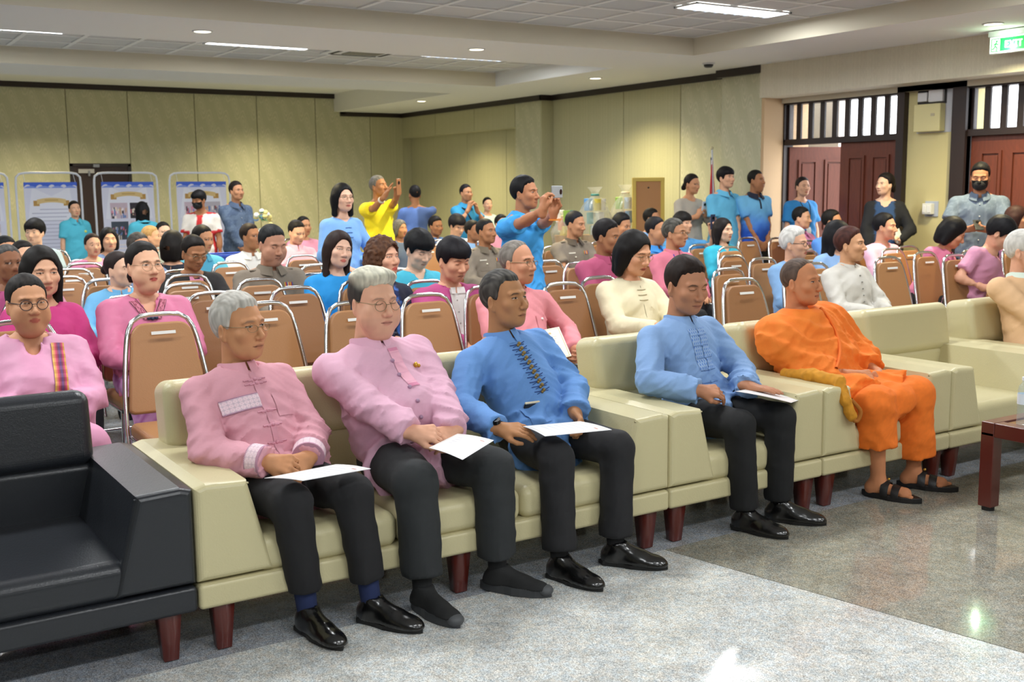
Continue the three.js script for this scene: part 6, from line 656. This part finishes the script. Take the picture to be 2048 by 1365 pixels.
{ const a = srgb('#6fb4e0'), b = srgb('#1f55c4'); standing('man in blue gradient polo with hands clasped by the column', 1513, 339, 13.3, { res: 1, yaw: -8, hyaw: 22, skin: 'd', chub: 0.9, hair: { st: 'short', col: K, rec: 0.018, t: 0.008 }, g: 1.14, belly: 0.03, shirt: { col: '#4a90d8', ccol: '#1a2034', sleeve: 'short', collar: 'polo', tuck: 1, fn: t => mix3(b, a, sst(0.2, 0.9, t[1] + 0.1 * noise(t[0] * 20, t[1] * 12, 0))) }, ...frontClasp, extra: c => c.put('placket', c.patch(-0.012, 0.012, 0.72, 0.97, 2, 5, 0.004), std('#1a2034', 0.8, { side: THREE.DoubleSide })) }); }
standing('woman in blue T-shirt with lanyard in the open doorway', 1606, 353, 13.4, { sex: 'f', res: 1, yaw: -12, hyaw: -16, skin: 'b', hair: { st: 'tied', col: '#221b1a', bun: 1 }, g: 1.15, shirt: { col: '#2b7fbe', sleeve: 'short', hem: 0.2, inf: 0.02 }, ...down, extra: lanyard('#2c2a30') });
{ const c = standing('woman in navy vest over black holding papers by the dark door', 1771, 346, 12.0, { sex: 'f', yaw: -50, hyaw: -95, skin: 'a', hair: { st: 'tied', col: '#1a1413', bun: 1, tail: 0.25, t: 0.018 }, shirt: { col: '#17191e', vee: 0.18, hem: 0.2, fn: t => Math.abs(t[0]) < 0.1 && t[2] > 0.0 ? srgb('#27456e') : null }, armL: { w: [0.14, 0.12, 0.2], fd: [-0.3, 0.5, 0.6], pose: 'grip' }, armR: { w: [-0.16, 0.0, 0.16] } }); const p = c.arms[0].w; sheet('paper_sheet', 'folded white paper in the hand of the woman in navy', [[-0.09, 0.1, 0], [0.01, 0.14, 0], [0.05, 0.02, 0.03], [-0.05, -0.02, 0.03]].map(q => p.clone().add(V(...q)))); }
{ const c = standing('man with black mask and grey shirt typing on a phone', 1962, 325, 10.9, { res: 1, yaw: -52, hyaw: -60, hpitch: 18, mask: 1, eyes: 'down', skin: '#a9785a', hs: 1.04, hair: { st: 'short', col: '#141314', t: 0.016 }, g: 1.15, sw: 0.2, shirt: { col: '#5f6e82', sleeve: 'short', collar: 'polo', hem: 0.16, inf: 0.018, fn: t => Math.abs(t[0]) < 0.02 ? null : (Math.sin(t[0] * 400) > 0.7 ? srgb('#6d7c90') : null) }, armL: { w: [0.06, 0.24, 0.3], fd: [-0.8, 0.2, 0.4], pn: [-0.2, 0.6, -0.6], pose: 'grip' }, armR: { w: [-0.12, 0.24, 0.28], fd: [0.8, 0.2, 0.4], pn: [0.2, 0.6, -0.6], pose: 'grip' }, extra: buttons(4, '#c5ccd4') }); phoneAt('black phone in the hands of the masked man', c.bw(-0.02, 0.3, 0.36, c.P), rad(-38), -0.9, 0.08, 0.15, '#15161a'); }
// ---------------------------------------------------------------- empty chairs
const empties = [[318, 630, 'empty brown chair right behind the corner of the long cream sofa'], [414, 588, 'empty brown chair behind the white-haired man, left of his head'], [389, 548, 'empty brown chair in front of the man in black suit'], [374, 570, 'empty brown chair one row before the man in black suit'], [498, 557, 'empty brown chair in front of the police officer'], [588, 577, 'empty brown chair facing out between the officer and azure blouse'], [527, 608, 'empty brown chair hidden by the white-haired man, right of his ear'], [672, 609, 'empty brown chair behind the stout man, left of his ear'], [852, 591, 'empty brown chair between the stout man and the man in cornflower blue'], [1124, 568, 'empty brown chair beside the man in salmon pink'], [1130, 526, 'empty brown chair right behind the photographer'], [1455, 539, 'nearest empty brown chair between the reading man and the monk'], [1451, 495, 'empty brown chair in front of the woman in turquoise jacket'], [1500, 516, 'empty brown chair in second row between reading man and monk'], [1526, 478, 'empty brown chair before the man in gradient polo'], [1545, 539, 'empty brown chair just left of the monk'], [1773, 516, 'empty brown chair right of the silver grey blouse'], [1858, 509, 'empty brown chair in front of the blush pink shirt'], [1942, 501, 'empty brown chair in front of the rose blouse'], [2022, 497, 'empty brown chair behind the peach jacket'], [1813, 494, 'empty brown chair with white papers by the pier'], [112, 504, 'empty brown chair below the aqua polo'], [162, 527, 'empty brown chair before the girl with pink collar'], [142, 540, 'empty brown chair between long-haired woman and rose wrap blouse, middle of three'], [127, 556, 'nearest empty brown chair beside the long-haired woman'], [605, 512, 'empty brown chair before the man in pale pink'], [460, 526, 'empty brown chair before the man in white shirt'], [636, 531, 'empty brown chair left of the azure blouse'], [875, 491, 'empty brown chair behind the turquoise tunic'], [1480, 560, 'empty brown chair tucked behind the cream armchair back']];
for (const [x, y, lab] of empties) { const p = onY(x, y, 0.968); let cz = p.z + 0.132, cx = p.x; for (let k = 0; k < 8; k++) for (const [qx, qz] of chairSpots) { const dx = cx - qx, dz = cz - qz; if (Math.abs(dx) < 0.44 && Math.abs(dz) < 0.5) { if (Math.abs(dx) > 0.3) cx += Math.sign(dx) * 0.03; else cz += Math.sign(dz) * 0.05; } } cz = clamp(cz, p.z - 0.12, p.z + 0.38); cx = clamp(cx, p.x - 0.1, p.x + 0.1); chair(cx, cz, lab, rad(((x * 7) % 9 - 4) * 0.8)); }
// ---------------------------------------------------------------- poster stands
const photoBlock = (g, x, y, w, h, seed, sky) => { const r = rng(seed); g.fillStyle = sky; g.fillRect(x, y, w, h); for (let i = 0; i < 26; i++) { g.fillStyle = ['#d98fa8', '#f0e6e8', '#3a3340', '#b85a6a', '#6a86c0', '#caa58a', '#2a2428', '#e9d9c9'][Math.floor(r() * 8)]; const px = x + r() * w * 0.9, py = y + h * (0.25 + r() * 0.6); g.fillRect(px, py, w * (0.04 + r() * 0.08), Math.min(h * (0.1 + r() * 0.3), y + h - py)); } };
const poster = (k) => canvasTex(400, 820, (g, w, h) => {
  g.fillStyle = '#d9dbf0'; g.fillRect(0, 0, w, h); g.fillStyle = '#e4e6f6'; g.beginPath(); g.moveTo(60, 40); g.lineTo(w / 2, 110); g.lineTo(w - 60, 40); g.lineTo(w - 20, 300); g.lineTo(20, 300); g.fill();
  g.fillStyle = '#3f66d8'; g.beginPath(); g.moveTo(0, 0); g.lineTo(w, 0); g.lineTo(w, 36); for (let i = 8; i >= 0; i--) g.quadraticCurveTo(w * (i + 0.5) / 9, i % 2 ? 56 : 10, w * i / 9, i % 2 ? 22 : 40); g.fill(); g.fillStyle = '#7d97e6'; g.beginPath(); for (let i = 0; i < 5; i++) { g.moveTo(i * 100, 46); g.quadraticCurveTo(i * 100 + 50, 10, i * 100 + 100, 46); } g.fill();
  const ry = k === 1 ? 128 : 84; g.fillStyle = '#b98f4c'; g.fillRect(66, ry + 16, 44, 42); g.fillRect(w - 110, ry + 16, 44, 42); g.fillStyle = '#d9bd84'; g.beginPath(); g.moveTo(92, ry + 8); g.quadraticCurveTo(w / 2, ry - 20, w - 92, ry + 8); g.lineTo(w - 92, ry + 46); g.quadraticCurveTo(w / 2, ry + 14, 92, ry + 46); g.fill(); g.fillStyle = '#c2a25e'; g.fillRect(150, ry + 8, w - 300, 10);
  g.fillStyle = '#b4b6d0'; if (k === 1) for (let i = 0; i < 17; i++) g.fillRect(50 + (i % 3 ? 0 : 60), 210 + i * 30, w - 100 - (i % 4) * 22 - (i % 3 ? 0 : 60), 7);
  else { photoBlock(g, 58, 170, 130, 128, k * 7 + 1, '#c9b6c6'); photoBlock(g, 206, 170, 138, 128, k * 7 + 2, k === 2 ? '#2b2430' : '#b9b4c2'); photoBlock(g, 58, 322, 130, 150, k * 7 + 3, k === 2 ? '#3f4a58' : '#6a5a86'); photoBlock(g, 206, 322, 138, 150, k * 7 + 4, '#cfc6d2'); for (let i = 0; i < 8; i++) g.fillRect(60, 510 + i * 30, w - 120 - (i % 3) * 30, 7); }
});
const mTubeWhite = std('#dfe4f2', 0.35);
[[-98, 14, 3, 'poster stand cut off by the left photo edge'], [30, 160, 1, 'poster stand covered in printed text beside the aqua polo woman'], [187, 313, 2, 'poster stand with four photos behind the long-haired woman'], [338, 458, 3, 'poster stand behind the young man in white and red']].forEach(([x0, x1, k, lab]) => {
  const z = -16.6, a = onZ(x0, 346, z), b = onZ(x1, 346, z), w = b.x - a.x, h = a.y; const t = thing('poster_stand', lab, 'poster stand', [(a.x + b.x) / 2, 0, z]);
  part(t, 'frame', tube([V(-w / 2, 0.03, 0), V(-w / 2, 0.6, 0), V(-w / 2, 1.2, 0), V(-w / 2, h - 0.14, 0), V(-w / 2 + 0.03, h - 0.03, 0), V(-w / 2 + 0.14, h, 0), V(0, h, 0), V(w / 2 - 0.14, h, 0), V(w / 2 - 0.03, h - 0.03, 0), V(w / 2, h - 0.14, 0), V(w / 2, 1.2, 0), V(w / 2, 0.6, 0), V(w / 2, 0.03, 0)], 0.0155, 70, 8), mTubeWhite);
  for (const s of [-1, 1]) part(t, 'foot', rod(V(s * w / 2, 0.02, -0.25), V(s * w / 2, 0.02, 0.25), 0.016), mTubeWhite);
  const pw = w - 0.15, ph = 1.45, g = new THREE.PlaneGeometry(pw, ph, 10, 14); const p = g.attributes.position; for (let i = 0; i < p.count; i++) p.setZ(i, 0.012 * Math.sin(p.getX(i) * 9 + p.getY(i) * 2) + 0.005 * Math.sin(p.getY(i) * 11)); g.computeVertexNormals(); part(t, 'printed_sheet', g.translate(0.02, h - 0.13 - ph / 2, 0.01), std('#ffffff', 0.6, { map: poster(k), side: THREE.DoubleSide }));
  for (const s of [-1, 1]) part(t, 'tie', rod(V(s * (pw / 2 - 0.02) + 0.02, h - 0.13, 0.01), V(s * (w / 2 - 0.1), h, 0), 0.003), mTubeWhite);
});
// ---------------------------------------------------------------- cork board, flag, hampers, flowers
{ const w0 = 14.3, a = onW(1266, 358, w0), b = onW(1331, 358, w0); const c = a.clone().lerp(b, 0.5), wd = a.distanceTo(b); const h = c.y + 0.02; const t = thing('cork_board', 'tall cork notice board with yellow wooden frame leaning on the wall', 'notice board', [c.x, 0.0, c.z], Math.atan2(-(b.z - a.z), b.x - a.x)); t.rotation.order = 'YXZ'; t.rotation.x = -0.06;
  part(t, 'cork', box(wd - 0.08, h - 0.08, 0.02, 0, h / 2, 0), std('#b3845a', 0.9)); const fm = std('#cdb24e', 0.5); for (const s of [-1, 1]) part(t, 'frame_upright', rbox(0.05, h, 0.045, s * (wd / 2 - 0.025), h / 2, 0, 0.006), fm); for (const y of [0.03, h - 0.025]) part(t, 'frame_rail', rbox(wd, 0.05, 0.045, 0, y, 0.001, 0.006), fm); part(t, 'pin', ball(V(0, h - 0.13, 0.015), 0.012), std('#3a3530', 0.5)); }
{ const p = onW(1436, 470, 14.0), top = onW(1424, 297, 14.0); const t = thing('flag', 'red white and blue flag hanging on a pole beside the boy in light blue', 'flag', [p.x, 0, p.z]); const q = V(top.x - p.x, top.y, top.z - p.z); part(t, 'pole', rod(V(0, 0.05, 0), q, 0.012), std('#c9cdd2', 0.4)); part(t, 'finial', ball(q, 0.024), std('#d0c9a8', 0.3, { metalness: 0.5 })); part(t, 'base', new THREE.CylinderGeometry(0.12, 0.15, 0.08, 20).translate(0, 0.04, 0), std('#6d4a32', 0.5));
  const n = 14, m = 16, pos = [], col = [], I = []; const st = ['#b3222c', '#dcdce2', '#23284f', '#23284f', '#dcdce2', '#b3222c'].map(srgb); for (let j = 0; j <= m; j++) for (let i = 0; i <= n; i++) { const u = i / n, v = j / m; const y = q.y - 0.06 - v * 0.98 - u * 0.12, wd = 0.3 * (0.12 + 0.88 * Math.pow(v, 0.8)) * u; pos.push(lerp(q.x, 0, v) - wd * 0.75, y, lerp(q.z, 0, v) + wd * 0.35 + 0.03 * Math.sin(u * 9 + v * 2) * u); col.push(...st[Math.min(5, Math.floor(u * 6))]); } for (let j = 0; j < m; j++) for (let i = 0; i < n; i++) { const a = j * (n + 1) + i; I.push(a, a + 1, a + n + 1, a + 1, a + n + 2, a + n + 1); } const g = new THREE.BufferGeometry(); g.setAttribute('position', new THREE.Float32BufferAttribute(pos, 3)); g.setAttribute('color', new THREE.Float32BufferAttribute(col, 3)); g.setIndex(I); g.computeVertexNormals(); part(t, 'cloth', g, std('#ffffff', 0.8, { vertexColors: true, side: THREE.DoubleSide })); }
{ // table with gift hampers by the right wall
  const c = onW(1205, 490, 14.6); const ty = c.y; const t = thing('side_table', 'dark brown side table under the gift hampers', 'table', [c.x, 0, c.z], rad(-90)); part(t, 'table_top', rbox(1.4, 0.05, 0.6, 0, ty - 0.025, 0, 0.008), std('#3b241c', 0.4)); for (const x of [-0.64, 0.64]) for (const z of [-0.24, 0.24]) part(t, 'leg', rspan(x - 0.03, x + 0.03, 0, ty - 0.05, z - 0.03, z + 0.03, 0.004), std('#3b241c', 0.4)); part(t, 'apron', span(-0.66, 0.66, ty - 0.14, ty - 0.05, -0.26, 0.26), std('#33201a', 0.5));
  const wrapM = phy('#f3f3ee', 0.18, { transmission: 0.82, thickness: 0, ior: 1.3 }), bas = std('#b08a52', 0.8); const r = rng(77);
  [[1130, 0.5, 0.34, 'gift hamper of white packets wrapped in clear film next to the officer'], [1190, 0.85, 0.46, 'tallest gift hamper with yellow and blue cartons in clear film'], [1250, 0.88, 0.42, 'gift hamper in crinkled film beside the cork board']].forEach(([px, hh, ww, lab], k) => { const q = onW(px, 488, 14.5 + (k === 2 ? 0.25 : 0) - (k === 0 ? 0.1 : 0)); const b = thing('gift_hamper', lab, 'hamper', [q.x, ty, q.z]);
    const H = hh * 0.8; part(b, 'basket', new THREE.CylinderGeometry(ww * 0.42, ww * 0.36, 0.14, 20).translate(0, 0.07, 0), bas);
    const cols = ['#e6e2d2', '#d9c64a', '#5b9ad6', '#e9e6dc', '#d98a4a', '#c9d8e6', '#8fb84a', '#f0eee6', '#3f8f8a']; for (let i = 0; i < 9; i++) { const a = i * 2.4, rr = ww * 0.24 * Math.sqrt(i / 9); const lay = Math.floor(i / 3); const it = i % 2 ? rbox(0.1, 0.16, 0.08, 0, 0, 0, 0.008) : new THREE.CylinderGeometry(0.045, 0.045, 0.15, 14); it.rotateY(r() * 3); part(b, i % 2 ? 'carton' : 'jar', it.translate(Math.cos(a) * rr, 0.18 + lay * H * 0.26, Math.sin(a) * rr), std(cols[(i + k * 4) % 9], 0.5)); }
    const prof = [[ww * 0.44, 0.02], [ww * 0.52, 0.15], [ww * 0.5, H * 0.5], [ww * 0.3, H * 0.8], [0.04, H * 0.98], [0.1, H * 1.12]].map(p => new THREE.Vector2(...p)); const g = new THREE.LatheGeometry(new THREE.SplineCurve(prof).getPoints(18), 40); const p = g.attributes.position; for (let i = 0; i < p.count; i++) { const x = p.getX(i), z = p.getZ(i), a = Math.atan2(z, x), f = 1 + 0.07 * Math.sin(a * 11 + p.getY(i) * 12) + 0.04 * Math.sin(a * 23); p.setX(i, x * f); p.setZ(i, z * f); } g.computeVertexNormals(); part(b, 'film_wrap', g, wrapM); part(b, 'ribbon', new THREE.TorusGeometry(0.045, 0.014, 8, 20).rotateX(Math.PI / 2).translate(0, H * 0.97, 0), std(['#d9cf9a', '#3f8f8a', '#e4d9c0'][k], 0.5)); }); }
{ const p = onW(527, 470, 13.6), top = onW(527, 425, 13.6); const t = thing('flower_arrangement', 'white and yellow flower arrangement on a stand beside the man in navy', 'flowers', [p.x, 0, p.z]); const r = rng(5); part(t, 'stand', rod(V(0, 0.0, 0), V(0, top.y - 0.3, 0), 0.05, 0.05, 12), std('#d8dcdc', 0.5)); const bl = new THREE.SphereGeometry(0.035, 8, 6).scale(1, 0.7, 1); const leafG = new THREE.SphereGeometry(0.05, 6, 4).scale(0.35, 0.1, 1); for (let i = 0; i < 34; i++) { const a = r() * 6.28, h = r(); const q = V(Math.cos(a) * 0.13 * (1 - h * 0.5), top.y - 0.32 + h * 0.36, Math.sin(a) * 0.13 * (1 - h * 0.5)); const o = part(t, i % 3 ? 'blossom' : 'leaf', i % 3 ? bl : leafG, std(i % 3 ? ['#e9ece4', '#e6d98a', '#8fb4d9'][i % 4 % 3] : '#5f8a5a', 0.7)); o.position.copy(q); o.rotation.set(r(), r() * 6, r()); } }
{ const p = onW(462, 520, 10.6); const t = thing('plastic_crate', 'bright blue plastic crate on the floor behind the officer', 'crate', [p.x, 0, p.z]); const m = std('#2f55c8', 0.45); part(t, 'crate_body', merge([rspan(-0.2, 0.2, 0, 0.02, -0.15, 0.15, 0.004), rspan(-0.2, -0.18, 0, p.y + 0.06, -0.15, 0.15, 0.004), rspan(0.18, 0.2, 0, p.y + 0.06, -0.15, 0.15, 0.004), rspan(-0.2, 0.2, 0, p.y + 0.06, -0.15, -0.13, 0.004), rspan(-0.2, 0.2, 0, p.y + 0.06, 0.13, 0.15, 0.004)]), m); part(t, 'rim', merge([rspan(-0.215, 0.215, p.y + 0.04, p.y + 0.065, 0.13, 0.165, 0.004), rspan(-0.215, 0.215, p.y + 0.04, p.y + 0.065, -0.165, -0.13, 0.004)]), m); }
{ const z = -7.45; sheet('paper_sheet', 'white paper hanging beside the empty chair behind the photographer', [onZ(1143, 542, z), onZ(1165, 541, z), onZ(1166, 592, z + 0.08), onZ(1146, 593, z + 0.08)]); }
{ const p = onY(428, 690, 0.62); const t = thing('handbag', 'small brown handbag with red ribbon behind the white-haired man', 'bag', [p.x, 0.47, p.z]); part(t, 'bag_body', rbox(0.22, 0.2, 0.09, 0, 0.1, 0, 0.02, 3), std('#5a4334', 0.6)); part(t, 'bag_handle', tube([V(-0.07, 0.19, 0), V(-0.05, 0.28, 0), V(0.05, 0.28, 0), V(0.07, 0.19, 0)], 0.008, 16, 6), std('#4a3428', 0.6)); part(t, 'ribbon', merge([ball(V(0.06, 0.22, 0.05), 0.022), ball(V(0.085, 0.17, 0.05), 0.02), rod(V(0.07, 0.2, 0.05), V(0.09, 0.05, 0.05), 0.012)]), std('#c22a30', 0.6)); }
renderer.render(scene, camera);
